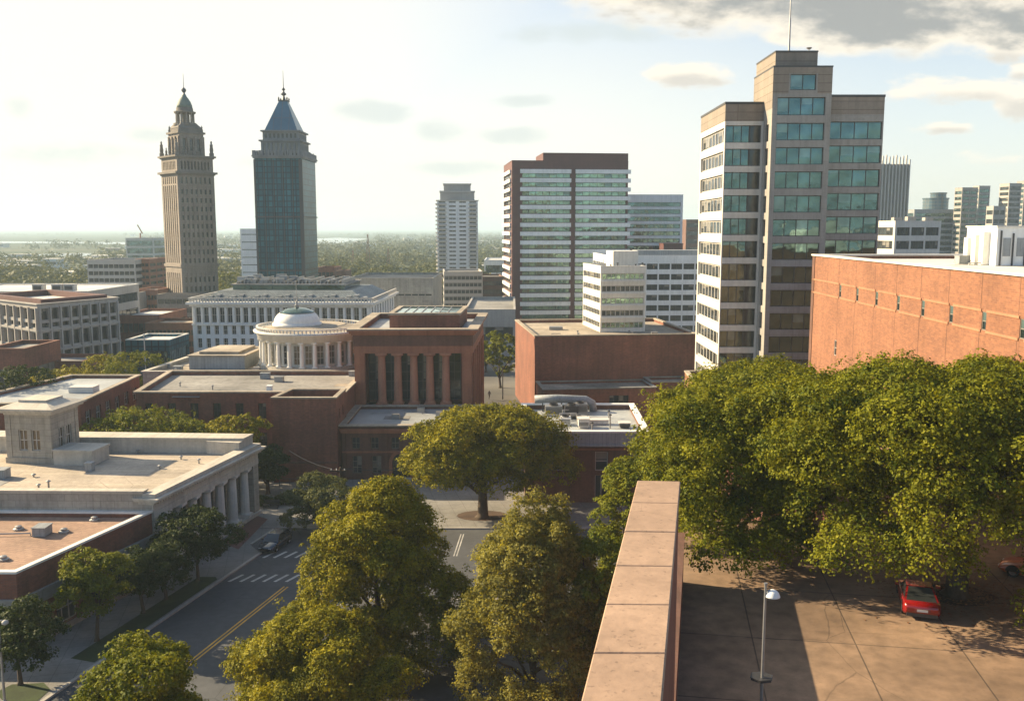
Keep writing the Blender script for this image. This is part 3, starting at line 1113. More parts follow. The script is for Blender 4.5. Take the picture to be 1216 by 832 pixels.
# ------------------------------------------------------------------ brick group in the centre
def build_column_hall():
    """the tall brick hall with sandstone columns"""
    Y = 129.0
    xl, xr = XA(422, 480, Y), XA(561, 480, Y)
    poly = [(xl, Y), (xr, Y + .4), (xr + .7, Y + 24), (xl - .2, Y + 24)]
    zt = 17.9
    B = Bld('columned_hall', 'tall red brick hall fronted by sandstone columns with a raised attic on its roof', 'building', poly, 0, 'red_brick')
    r = B.root
    F = frame(poly[0], poly[1]); L = F.L
    zb, zc = 7.2, 14.6
    for i in (1, 2, 3):
        Fi = frame(poly[i], poly[(i + 1) % 4])
        B.w.wall(Fi, Fi.L, 0, zt, [], .2)
    B.w.wall(F, L, 0, zb, [], .2)
    # deep porch: back wall with tall windows
    back = frame(Vector(F(1.5, -2.2)), Vector(F(L - 1.5, -2.2)))
    n = 6
    pitch = back.L / n
    ops = [(pitch * i + .18, pitch * (i + 1) - .18, zb + .3, zc - .3) for i in range(n)]
    B.w.wall(back, back.L, zb, zc, ops, .25)
    for o in ops:
        window(r, back, o, .25, 2, 5, .1, 'frame_dark', 'glass_dark')
    for s, u in ((0, 1.5), (1, L - 1.5)):
        B.w.quad((*F(u, 0), zb), (*F(u, -2.2), zb), (*F(u, -2.2), zc), (*F(u, 0), zc)) if s else B.w.quad((*F(u, -2.2), zb), (*F(u, 0), zb), (*F(u, 0), zc), (*F(u, -2.2), zc))
    B.w.quad((*F(0, 0), zb), (*F(1.5, 0), zb), (*F(1.5, 0), zc), (*F(0, 0), zc))
    B.w.quad((*F(L - 1.5, 0), zb), (*F(L, 0), zb), (*F(L, 0), zc), (*F(L - 1.5, 0), zc))
    B.w.quad((*F(0, 0), zc), (*F(L, 0), zc), (*F(L, 0), zt), (*F(0, 0), zt))
    part(r, lambda b: b.fbox(F, 1.5, L - 1.5, zc - .05, zc + .0, -2.2, -.01), 'soffit', 'red_sand')
    part(r, lambda b: b.fbox(F, -.1, L + .1, zb - .35, zb - .01, 0, .35), 'base_course', 'red_sand')
    for i in range(1, n):
        x, y = F(1.5 + (L - 3.0) * i / n, -.55)
        column(r, x, y, zb, zc - zb, .60, 'pale_sand')
    for u in (.1, L - 1.42):
        part(r, lambda b: (b.fbox(F, u, u + 1.32, zb, zc - .5, 0, .12), b.fbox(F, u - .06, u + 1.38, zc - .497, zc, 0, .2)), 'pilaster', 'red_sand')
    Fr = frame(poly[1], poly[2])
    for k in range(6):
        u = 1.2 + k * 4.2
        part(r, lambda b: b.fbox(Fr, u, u + 1.0, 0, zc, 0, .25), 'pilaster', 'red_sand')
    def ent(b):
        b.prism(inset(poly, -.16), zc + .003, zc + .55)
        b.ring(inset(poly, -.1), inset(poly, .1), zc + .553, zc + 1.0)
    part(r, ent, 'architrave', 'red_sand')
    def fri(b):
        b.ring(inset(poly, -.13), inset(poly, .12), zc + 1.003, zt - .75)
    part(r, fri, 'frieze', 'brown_brick')
    def cor(b):
        for k, (d, a, c) in enumerate(((.35, zt - .747, zt - .5), (.6, zt - .497, zt - .25), (.85, zt - .247, zt - .0))):
            b.ring(inset(poly, -d), inset(poly, .12), a, c)
    part(r, cor, 'cornice', 'red_sand')
    B.done(zt, 'roof_blue', .7, .6, 'roof_tan', over=.9)
    # raised attic with a skylight
    A = [(xl + 4.2, 135.2), (xr - 2.1, 135.5), (xr - 1.6, 148), (xl + 4.3, 148)]
    at = part(r, lambda b: b.prism(A, zt - .68, zt + 1.5), 'attic', 'red_brick')
    B4 = MB(); B4.ring(inset(A, -.2), inset(A, .55), zt + 1.503, zt + 1.8); B4.build('attic_coping', M['roof_tan'], at)
    B4 = MB(); B4.add([(x, y, zt + 1.62) for x, y in inset(A, .5)], [(0, 1, 2, 3)]); B4.build('skylight', M['glass_green'], at)
    Ai = inset(A, .6)
    B4 = MB()
    for k in range(1, 7):
        x = Ai[0][0] + (Ai[1][0] - Ai[0][0]) * k / 7
        B4.box(x - .06, x + .06, Ai[0][1], Ai[2][1] - .1, zt + 1.625, zt + 1.72)
    B4.build('skylight_bars', M['grey_metal'], at)


build_column_hall()


def build_entrance_block():
    Y0, Y1, z = 115.5, 128.7, 7.1
    xl = -21.7
    xr = -4.6
    poly = [(xl, Y0), (xr, Y0), (xr, Y1), (xl, Y1)]
    B = Bld('entrance_block', 'low two storey brick front with arched doorway below the columned hall', 'building', poly, 0, 'brown_brick')
    r = B.root
    F = frame(poly[0], poly[1]); L = F.L
    ups = [1.3, 3.7, 6.3, 8.9, 11.4, 13.9]
    ops = [(u, u + 1.0, 4.1, 5.6) for u in ups]
    low = [(1.3, 2.5, .9, 3.2), (3.8, 5.0, .9, 3.2), (11.2, 12.4, .9, 3.2), (13.8, 15.0, .9, 3.2)]
    arch = [(6.4, 8.6, .15, 3.5)]
    B.w.wall(F, L, 0, z, ops + low + arch, .35)
    for o in ops: window(r, F, o, .35, 2, 2, .07, 'stone_dark', 'glass_dark')
    for o in low: window(r, F, o, .35, 2, 3, .08, 'stone_dark', 'glass_dark')
    d = window(r, F, arch[0], .35, 2, 1, .12, 'frame_dark', 'glass_dark', 'door', arch=True)
    # arch surround
    def sur(b):
        n = 12; c = 7.5; ri, ro = 1.1, 1.5; zs = 3.5 - 1.1
        for i in range(n):
            a0, a1 = math.pi * i / n, math.pi * (i + 1) / n
            pts = [(c - ro * math.cos(a0), zs + ro * math.sin(a0)), (c - ro * math.cos(a1), zs + ro * math.sin(a1)), (c - ri * math.cos(a1), zs + ri * math.sin(a1)), (c - ri * math.cos(a0), zs + ri * math.sin(a0))]
            vs = [(*F(u, .12), zz) for u, zz in pts] + [(*F(u, -.3), zz) for u, zz in pts]
            b.add(vs, [(3, 2, 1, 0), (0, 1, 5, 4), (2, 3, 7, 6)])
            if True:
                # fill the corner of the opening above the arch
                zt_ = 3.52
                q = [(pts[3][0], pts[3][1]), (pts[2][0], pts[2][1]), (pts[2][0], zt_), (pts[3][0], zt_)]
                b.add([(*F(u, -.004), zz) for u, zz in q], [(3, 2, 1, 0), (0, 1, 2, 3)])
        for s in (-1, 1):
            u = c + s * 1.3
            b.fbox(F, u - .2, u + .2, .15, zs, 0, .12)
    part(r, sur, 'arch_surround', 'red_sand')
    part(r, lambda b: (b.fbox(F, 0, L, 3.62, 3.85, 0, .1)), 'string_course', 'red_sand')
    for u in (0.02, 5.35, 9.35, L - .55):
        part(r, lambda b: (b.fbox(F, u, u + .5, .1, 3.6, 0, .16), b.fbox(F, u, u + .5, 3.86, 6.2, 0, .16)), 'pilaster', 'brown_brick')
    part(r, lambda b: (b.fbox(F, -.1, L + .1, 6.2, 6.5, 0, .25), b.fbox(F, -.2, L + .2, 6.503, 6.8, 0, .45)), 'cornice', 'red_sand')
    Fr = frame(poly[1], poly[2]); B.w.wall(Fr, Fr.L, 0, z, [], .2)
    B.blank((3,), 0, z)
    B.done(z, 'roof_blue', .35, .4, 'roof_tan', over=.5)
    for (px, py) in ((500, 489), (522, 494), (470, 497)):
        x, y = P(px, py, z - .3)
        part(r, lambda b: (b.box(x - .5, x + .5, y - .4, y + .4, z - .345, z + .35)), 'roof_vent', 'grey_metal')
    clutter(r, poly, z - .35, 4, 19, 3)
    # stepped path to the door
    b = MB()
    for k in range(4):
        b.box(xl + 6.3 - .3 * k * 0, xl + 8.9, Y0 - .5 - .4 * (k + 1), Y0 - .5 - .4 * k, .1, .55 - .12 * k)
    b.build('steps', M['kerb'], r)


build_entrance_block()


def build_brick_block():
    poly = [(XA(323.5, 520, 114.0), 114.0), (-22.0, 114.0), (-21.95, 120.5), (-29.2, 120.5)]
    z = 10.9
    B = Bld('brick_block', 'plain windowless dark brick block with a sunken flat roof beside the entrance block', 'building', poly, 0, 'red_brick')
    F = frame(poly[0], poly[1])
    B.blank((0, 2, 3), 0, z)
    Fr = frame(poly[1], poly[2])
    ops = [(1.6, 2.3, 8.0, 9.3), (3.9, 4.6, 8.0, 9.3)]
    B.w.wall(Fr, Fr.L, 0, z, ops, .2)
    for o in ops: window(B.root, Fr, o, .2, 1, 2, .06)
    part(B.root, lambda b: b.fbox(F, 0, F.L, 2.6, 2.85, 0, .08), 'string_course', 'brown_brick')
    B.done(z, 'roof_grey', .9, .45, 'roof_tan', over=.1)


build_brick_block()


def build_long_hall():
    """long low brick building behind, with the broad roof that carries the rotunda"""
    Y = 121.0
    xl, xr = XA(161, 470, Y), -22.2
    z = 10.4
    poly = [(xl, Y), (xr, Y), (xr, 139.5), (XA(203, 454, 139.6), 139.5)]
    B = Bld('long_brick_hall', 'long low brick hall with a row of dark windows behind the classical building', 'building', poly, 0, 'red_brick')
    F = frame(poly[0], poly[1])
    n = 9
    ops = [(1.2 + i * 3.0, 2.25 + i * 3.0, 6.9, 9.0) for i in range(n) if 2.25 + i * 3.0 < F.L]
    ops += [(1.2 + i * 3.0, 2.25 + i * 3.0, 2.6, 5.0) for i in range(n) if 2.25 + i * 3.0 < F.L]
    B.face(0, 0, z, ops, .3, nx=2, nz=2, fw=.07)
    B.blank((1, 2, 3), 0, z)
    B.done(z, 'roof_grey', .5, .45, 'roof_tan', over=.25)
    clutter(B.root, poly, z - .5, 9, 12, 4)
    # stone clad rear wing
    z = 9.7
    poly = [(-56.5, 140), (-21.8, 140), (-21.8, 168), (-54.5, 168)]
    B = Bld('stone_wing', 'pale stone wing with a wide weathered flat roof under the white rotunda', 'building', poly, 0, 'limestone')
    B.blank((0, 1, 2, 3), 0, z + .5)
    B.done(z + .5, 'roof_tan', .5, .5, 'limestone_trim', over=.2)
    clutter(B.root, [(-55, 141), (-46.5, 141), (-46.5, 165), (-54, 165)], z, 10, 14, 3)
    clutter(B.root, [(-41, 158), (-23, 158), (-23, 166), (-41, 166)], z, 6, 15, 2)
    for (px, py, s) in ((300, 428, .5), (310, 446, .35), (200, 436, .5), (240, 452, .3), (212, 446, .4), (305, 440, .5)):
        x, y = P(px, py, z + .05)
        if y > 141:
            part(B.root, lambda b: b.box(x - s, x + s, y - s, y + s, z + .02, z + .02 + s * 1.3), 'roof_vent', 'grey_metal')
    # blue grey plant box on this roof
    Yb = 146.0
    bx = [(XA(225, 443, Yb), Yb), (XA(291, 443, Yb), Yb), (XA(291, 443, Yb) + .3, 157), (XA(225, 443, Yb) + .8, 157)]
    r = thing('rooftop_plant_room', 'long blue grey metal plant room on the roof left of the rotunda', 'plant room', (bx[0][0], bx[0][1], z))
    part(r, lambda b: b.prism(bx, z + .01, z + 2.1), 'wall', 'bluegrey_metal')
    part(r, lambda b: (b.prism(inset(bx, -.25), z + 2.103, z + 2.3), b.prism(inset(bx, 1.2), z + 2.303, z + 2.7)), 'roof', 'roof_tan')
    # a low step of roof in front of it
    lp = [(-52, 140.2), (-37, 140.2), (-37, 144.5), (-51.5, 144.5)]


build_long_hall()


def build_rotunda():
    z = 9.72
    c = Vector((XA(371, 420, 151), 151.5))
    R0 = 8.6
    r = thing('rotunda', 'round white rotunda with a ring of columns and a shallow glazed dome', 'rotunda', (c.x, c.y, z))
    cc = (c.x, c.y, z)
    part(r, lambda b: b.lathe([(R0 + .5, .0), (R0 + .5, .35), (R0 + .2, .36), (R0 + .2, .6)], cc, 64), 'base', 'limestone_trim')
    zc = 4.6
    n = 26
    part(r, lambda b: b.lathe([(R0 - 1.3, .61), (R0 - 1.3, zc)], cc, 52, cap=False), 'drum_wall', 'white_paint')
    for i in range(n):
        a = 2 * math.pi * (i + .5) / n
        x, y = c.x + R0 * math.cos(a) * .965, c.y + R0 * math.sin(a) * .965
        column(r, x, y, z + .6, zc - .6, .33, 'white_paint', n=10)
    for i in range(n):
        a = 2 * math.pi * i / n
        if math.sin(a) > .55:
            continue
        p = Vector((math.cos(a), math.sin(a)))
        t = Vector((-p.y, p.x))
        A = c + p * (R0 - 1.28) - t * .6
        Bq = c + p * (R0 - 1.28) + t * .6
        Fi = frame(A, Bq)
        window(r, Fi, (.05, 1.15, z + 1.0, z + 4.0), -.1, 2, 3, .08, 'frame_pale', 'glass_warm' if i % 3 else 'glass_dark')
    def ent(b):
        b.lathe([(R0 - 1.25, zc), (R0 + .15, zc + .003), (R0 + .15, zc + .5), (R0 + .25, zc + .5), (R0 + .25, zc + .95), (R0 + .75, zc + 1.1), (R0 + .8, zc + 1.35), (R0 + .45, zc + 1.45), (R0 - .2, zc + 1.45)], cc, 64, cap=False)
    part(r, ent, 'cornice', 'cream_conc', True)
    def bal(b):
        for i in range(90):
            a = 2 * math.pi * i / 90
            x, y = c.x + (R0 + .2) * math.cos(a), c.y + (R0 + .2) * math.sin(a)
            b.lathe([(.08, 0), (.15, .2), (.07, .45)], (x, y, z + zc + 1.45), 5)
        b.lathe([(R0 + .05, zc + 1.9), (R0 + .35, zc + 1.9), (R0 + .35, zc + 2.05), (R0 + .05, zc + 2.05), (R0 + .05, zc + 1.9)], cc, 64, cap=False)
    part(r, bal, 'balustrade', 'cream_conc')
    part(r, lambda b: b.lathe([(R0 + .1, zc + 1.4), (5.6, zc + 2.0), (5.4, zc + 2.1)], cc, 64), 'roof', 'roof_tan')
    cx = (XA(353, 385, 150.5), 150.5, z)
    dz = zc + 1.9
    Rd = 3.7
    part(r, lambda b: b.lathe([(Rd + .25, dz), (Rd + .25, dz + .5), (Rd, dz + .55)] + [(Rd * math.cos(t), dz + .55 + 2.45 * math.sin(t)) for t in [k * .1 for k in range(1, 10)]], cx, 40), 'dome', 'white_paint', True)
    part(r, lambda b: b.lathe([(Rd * math.cos(t) + .06, dz + .6 + 2.45 * math.sin(t)) for t in [.72 + k * .09 for k in range(0, 9)]] + [(.1, dz + 3.12)], cx, 40), 'dome_glazing', 'glass_teal', True)
    part(r, lambda b: (b.lathe([(.35, dz + 3.0), (.4, dz + 3.4), (.2, dz + 3.5), (.12, dz + 4.1), (.05, dz + 4.2), (.03, dz + 7.2), (0.005, dz + 7.4)], cx, 10)), 'finial', 'grey_metal')


build_rotunda()


def build_brick_box():
    h = -6.6
    Y = 150.0
    poly = rect(XA(635, 450, Y), Y, 27.5, 27.0, h)
    z = 14.5
    B = Bld('brick_warehouse', 'large windowless dark brick box with a pale flat roof in the middle of the town', 'building', poly, 0, 'red_brick')
    B.blank((0, 1, 2, 3), 0, z)
    B.done(z, 'roof_tan', .45, .5, 'roof_tan', over=.12)
    r = B.root
    clutter(r, [F0 for F0 in rect(poly[0][0] + 1, poly[0][1] + .8, 26, 8, -6.6)], z - .45, 9, 16, 4)
    x, y = P(660, 391, z - .4)
    part(r, lambda b: b.box(x - 1.2, x + 1.2, y - .8, y + .8, z - .44, z + .1), 'roof_hatch', 'grey_metal')
    # low annex along its front
    F = frame(poly[0], poly[1])
    a0, a1 = F(.3, .0), F(18.5, .0)
    ap = [F(.3, 7.6), F(18.3, 7.6), F(18.3, .02), F(.3, .02)]
    B2 = Bld('brick_annex', 'lower brick annex with grey lean-to roof against the front of the brick box', 'building', ap, 0, 'red_brick')
    B2.blank((1, 2, 3), 0, 7.0)
    F2 = B2.F(0)
    B2.w.wall(F2, F2.L, 0, 7.0, [(10.5, 13.6, 4.3, 5.9)], .3)
    window(B2.root, F2, (10.5, 13.6, 4.3, 5.9), .3, 4, 1, .08)
    B2.done(7.0, 'roof_grey', .3, .35, 'roof_grey', over=.15)
    ap = [F(18.31, 5.0), F(27.2, 5.0), F(27.2, .02), F(18.31, .02)]
    B3 = Bld('brick_annex', 'short recessed brick annex at the right end of the brick box, in shade', 'building', ap, 0, 'red_brick')
    B3.blank((0, 1, 2, 3), 0, 7.4)
    B3.done(7.4, 'roof_grey', .3, .35, 'roof_grey', over=.15)


build_brick_box()


def build_service():
    Y = 105.5
    xl, xr = 1.5, XA(768, 560, Y)
    poly = [(xl, Y), (xr, Y), (xr + .4, 122.5), (xl, 122.5)]
    z = 8.5
    B = Bld('service_building', 'brick service building topped by a blue grey metal fascia and rooftop machinery', 'building', poly, 0, 'brown_brick')
    F = B.F(0)
    ops = [(8.2, 9.7, 3.9, 6.2), (8.2, 9.7, .4, 3.4), (12.0, 13.1, 4.5, 6.0), (3.0, 4.4, 3.9, 6.2)]
    B.w.wall(F, F.L, 0, z, ops, .3)
    window(B.root, F, ops[0], .3, 1, 2, .1, 'frame_pale')
    window(B.root, F, ops[1], .3, 2, 1, .1, 'frame_pale', name='door')
    window(B.root, F, ops[2], .3, 2, 2, .1, 'frame_pale')
    window(B.root, F, ops[3], .3, 1, 2, .1, 'frame_pale')
    B.blank((1, 2, 3), 0, z)
    part(B.root, lambda b: (b.fbox(F, -.12, F.L + .12, 7.15, z - .004, 0, .25)), 'metal_fascia', 'bluegrey_metal')
    part(B.root, lambda b: (b.fbox(F, -.3, F.L + .3, 6.95, 7.147, 0, .7)), 'canopy_edge', 'bluegrey_metal')
    part(B.root, lambda b: b.fbox(F, 0, F.L, 6.4, 6.62, 0, .1), 'string_course', 'red_sand')
    for u in (.0, 3.0 - .6, 5.4, 10.6, 14.0 - .5):
        if u < F.L - .5:
            part(B.root, lambda b: b.fbox(F, u, u + .45, .1, 6.38, 0, .12), 'pilaster', 'brown_brick')
    B.done(z, 'roof_blue', .55, .4, 'white_band', over=.3)
    # machinery on the roof: each unit is its own thing
    zr = z - .54
    rnd = random.Random(5)

    def unit(name, label, x, y, w, d, h, rot=0.0, fan=True, cat='air conditioner', mat='grey_metal'):
        r = thing(name, label, cat, (x, y, zr), 'machinery on the service building roof')
        p = rect(x - w / 2, y - d / 2, w, d, rot)
        part(r, lambda b: (b.prism(inset(p, .12), zr + .002, zr + .2), b.prism(p, zr + .203, zr + h)), 'casing', mat)
        if fan:
            c = (x, y, zr + h)
            rr = min(w, d) * .36
            part(r, lambda b: b.lathe([(rr, .002), (rr, .22), (rr * .9, .22), (rr * .9, .05), (.05, .05)], c, 16), 'fan_guard', 'dark_metal')
        else:
            part(r, lambda b: b.prism(inset(p, -.08), zr + h + .002, zr + h + .1), 'lid', 'roof_white')
        part(r, lambda b: [b.box(p[0][0] + .1, p[1][0] - .1, p[0][1] - .03, p[0][1] - .002, zr + .35 + k * .16, zr + .43 + k * .16) for k in range(int((h - .5) / .16))], 'louvre', 'dark_metal')
        return r
    unit('air_conditioner', 'squat grey rooftop unit with fan at the far left of the service roof', 5.4, 118.2, 2.2, 1.6, 1.3)
    unit('air_conditioner', 'taller dark rooftop unit in the middle of the machinery cluster', 7.6, 116.4, 1.7, 1.5, 1.7, mat='dark_metal')
    unit('air_conditioner', 'grey louvred unit with fan nearest the rear parapet of the service roof', 8.9, 119.4, 1.9, 1.4, 1.35)
    unit('air_conditioner', 'small pale condenser unit at the front edge of the machinery cluster', 6.6, 112.2, 1.3, 1.2, 1.0, mat='white_band')
    unit('air_conditioner', 'boxy white unit beside the pipe run on the service roof', 8.7, 110.8, 1.3, 1.5, 1.1, fan=False, mat='white_paint')
    unit('roof_hatch', 'low dark hatch near the right parapet of the service roof', 13.7, 110.6, 1.3, 1.1, .6, fan=False, cat='hatch', mat='dark_metal')
    unit('air_duct', 'long low white duct housing lying across the service roof', 10.2, 112.6, 3.4, 1.0, .55, fan=False, cat='duct', mat='white_paint')
    r = thing('duct_run', 'large blue grey duct with elbow over the rear of the service roof', 'duct', (5, 120, zr), 'machinery on the service building roof')
    part(r, lambda b: b.tube([(3.0, 120.8, zr + 1.6), (6.0, 120.8, zr + 1.7), (9.8, 120.9, zr + 1.5), (10.6, 120.9, zr + 1.1), (10.8, 120.9, zr + .01)], .55, 10), 'duct', 'bluegrey_metal', True)
    part(r, lambda b: [b.box(x, x + .12, 120.4, 121.2, zr, zr + 1.15) for x in (4.0, 6.5, 9.0)], 'support', 'dark_metal')
    for (x, y, h, lb) in ((11.9, 110.2, 1.6, 'tall thin vent pipe with cap near the hatch on the service roof'), (9.6, 108.9, .9, 'short vent pipe close to the front parapet of the service roof'), (12.4, 116.5, .8, 'stub vent pipe standing alone at the rear right of the service roof')):
        v = thing('vent_pipe', lb, 'vent pipe', (x, y, zr), 'machinery on the service building roof')
        part(v, lambda b: b.lathe([(.08, 0), (.08, h)], (x, y, zr), 8), 'pipe', 'grey_metal')
        part(v, lambda b: b.lathe([(.2, h), (.2, h + .08), (.05, h + .18)], (x, y, zr), 8), 'cap', 'dark_metal')
    p = thing('pipe_run', 'knot of thin pipes between the units on the service roof', 'pipes', (7, 114, zr), 'machinery on the service building roof')
    for k in range(5):
        x0, y0 = 4.5 + rnd.random() * 3, 111 + rnd.random() * 5
        part(p, lambda b: b.tube([(x0, y0, zr), (x0, y0, zr + .6 + .2 * k), (x0 + 1.5 + rnd.random(), y0 + .4, zr + .6 + .2 * k), (x0 + 2.2, y0 + .5, zr + .4), (x0 + 2.2, y0 + .5, zr)], .09, 6), 'pipe', 'grey_metal')


build_service()


def build_white_tower():
    """small white block standing on the brick box's roof"""
    h = -8.5
    Y = 160.5
    z0 = 14.06
    z1 = ZA(317, Y)
    poly = rect(XA(713, 350, Y), Y, XA(769, 350, Y) - XA(713, 350, Y) - .1, 13.5, h)
    B = Bld('white_roof_block', 'small white five storey block standing on the brick box roof', 'building', poly, z0, 'white_paint')
    n = 5
    H = z1 - z0
    fh = (H - .7) / n
    for i in range(4):
        F = B.F(i)
        ops = [(.25, F.L - .25, z0 + .6 + k * fh, z0 + .6 + k * fh + fh * .52) for k in range(n)]
        B.w.wall(F, F.L, z0, z1, ops, .28)
        if i in (0, 3):
            for k, o in enumerate(ops):
                window(B.root, F, o, .28, 9 if i == 0 else 11, 1, .13, 'frame_pale', 'glass_green' if (i == 0 and k % 2 == 0) else 'glass_dark', 'window_band')
        else:
            for o in ops:
                window(B.root, F, o, .28, 6, 1, .1, 'frame_pale', 'glass_dark', 'window_band')
    F = B.F(0)
    part(B.root, lambda b: [b.fbox(F, -.1, F.L + .1, z0 + .25 + k * fh, z0 + .42 + k * fh, 0, .3) for k in range(1, n)], 'ledge', 'white_paint')
    B.done(z1, 'roof_grey', .4, .3, 'white_paint', over=.05)
    r = B.root
    x, y = XA(740, 310, 164), 165.5
    part(r, lambda b: (b.prism(rect(x - 1.6, y, 4.6, 5, h), z1 - .39, z1 + 2.6)), 'lift_housing', 'white_paint')
    for k in range(7):
        xx, yy = F(.8 + k * 1.5, -1.0 - (k % 3))
        part(r, lambda b: b.lathe([(.12, 0), (.12, .5 + .2 * (k % 3)), (.25, .6 + .2 * (k % 3))], (xx, yy, z1 - .39), 6), 'roof_vent', 'dark_metal')


build_white_tower()


def build_red_tower():
    h = -6.0
    Y = 300.0
    z1 = ZA(191, Y)
    z2 = ZA(184.5, Y)
    xl = XA(608, 300, Y)
    w = XA(747, 300, Y) - xl
    poly = rect(xl, Y, w, 27, h)
    B = Bld('banded_red_tower', 'dark red high rise with stacked white balcony bands and green glass', 'tower', poly, 0, 'dark_red')
    r = B.root
    F = B.F(0)
    top, pitch = ZA(203, Y), (ZA(203, Y) - ZA(376, Y)) / 16.5
    ua, ub = F.L * .085, F.L * .50
    uc, ud = F.L * .545, F.L * .985
    nfl = int(top / pitch)
    ops = []
    for k in range(nfl):
        zt = top - k * pitch - .1
        ops += [(ua, ub, zt - pitch + .75, zt - .35), (uc, ud, zt - pitch + .75, zt - .35)]
    B.w.wall(F, F.L, 0, z1, ops, .35)
    for k, o in enumerate(ops):
        window(r, F, o, .35, 7, 1, .14, 'frame_dark', 'glass_green', 'window_band')
    for k in range(nfl + 1):
        zt = top - k * pitch
        part(r, lambda b: b.fbox(F, ua - .6, ub + .15, zt - .72, zt + .55, 0, .95), 'balcony_band', 'white_band')
        part(r, lambda b: b.fbox(F, uc - .1, F.L + .7, zt - .72, zt + .55, 0, 1.1), 'balcony_band', 'white_band')
    Fl = B.F(3)
    ops = [(.6, Fl.L - 2.4, top - k * pitch - pitch + .8, top - k * pitch - .45) for k in range(nfl)]
    B.w.wall(Fl, Fl.L, 0, z1, ops, .3)
    for o in ops: window(r, Fl, o, .3, 8, 1, .14, 'frame_dark', 'glass_warm', 'window_band')
    for k in range(nfl + 1):
        zt = top - k * pitch
        part(r, lambda b: b.fbox(Fl, .3, Fl.L - 2.2, zt - .6, zt + .5, 0, .6), 'balcony_band', 'white_band')
    B.blank((1, 2), 0, z1)
    B.done(z1, 'roof_grey', .5, .4, 'dark_red', over=.05)
    pp = [F(F.L * .265, .02), F(F.L * .998, .02), F(F.L * .998, -18), F(F.L * .265, -18)]
    part(r, lambda b: b.prism(pp, z1 - .4, z2 + .9), 'penthouse', 'dark_red')


build_red_tower()


def banded(name, label, cat, poly, z0, z1, floors, wall, glass, nx=8, faces=(0, 3), blank=(1, 2), top=1.2, win=.55, wname='window_band', group=None, roof='roof_grey', depth=.3, frame_m='frame_dark', bays=1, par=.5, cop=None):
    """block with ribbon windows; bays > 1 breaks the ribbon up"""
    B = Bld(name, label, cat, poly, z0, wall, group)
    H = (z1 - z0 - top) / floors
    for i in faces:
        F = B.F(i)
        bb = bays if isinstance(bays, int) else bays.get(i, 1)
        ops = grid_ops(F.L, bb, 0, [(z0 + H * (k + (1 - win) * .6), z0 + H * (k + (1 - win) * .6 + win)) for k in range(floors)], .9 if bb > 1 else .95, .3)
        B.w.wall(F, F.L, z0, z1, ops, depth)
        for o in ops:
            window(B.root, F, o, depth, nx, 1, .12, frame_m, glass, wname if bb < 3 else 'window')
    B.blank(blank, z0, z1)
    B.done(z1, roof, par, .4, cop or wall, over=.06)
    return B


def build_mid_blocks():
    Y = 255.0
    x0, x1 = XA(722, 340, Y), XA(842, 340, Y)
    B = banded('white_car_park', 'long white block of ribbon windows behind the brick box, left of the office tower', 'building', rect(x0, Y, x1 - x0, 30, -3), 0, ZA(304, Y), 8, 'white_band', 'glass_dark', nx=2, bays=8, top=1.6)
    part(B.root, lambda b: b.prism(rect(x0 + 9, Y + 8, 20, 8, -3), ZA(304, Y) - .4, ZA(298, Y)), 'roof_plant', 'bluegrey_metal')
    Y = 340.0
    x0, x1 = XA(735, 280, Y), XA(811, 280, Y)
    z1 = ZA(231.5, Y)
    B = banded('teal_banded_block', 'teal glass block with white floor bands right of the red tower', 'building', rect(x0, Y, x1 - x0, 26, -3), 0, z1, 16, 'white_band', 'glass_teal', nx=9, top=2.2, win=.6)
    Y = 328
    x0, x1 = XA(788, 296, Y), XA(811, 296, Y)
    r = thing('brick_stair_tower', 'small dark red box rising in front of the teal banded block', 'building', (x0, Y, 0))
    p = rect(x0, Y, x1 - x0, 8, -3)
    part(r, lambda b: b.prism(p, 0, ZA(290, Y)), 'wall', 'dark_red')
    part(r, lambda b: b.prism(inset(p, -.15), ZA(290, Y) + .003, ZA(290, Y) + .3), 'coping', 'dark_red')


build_mid_blocks()


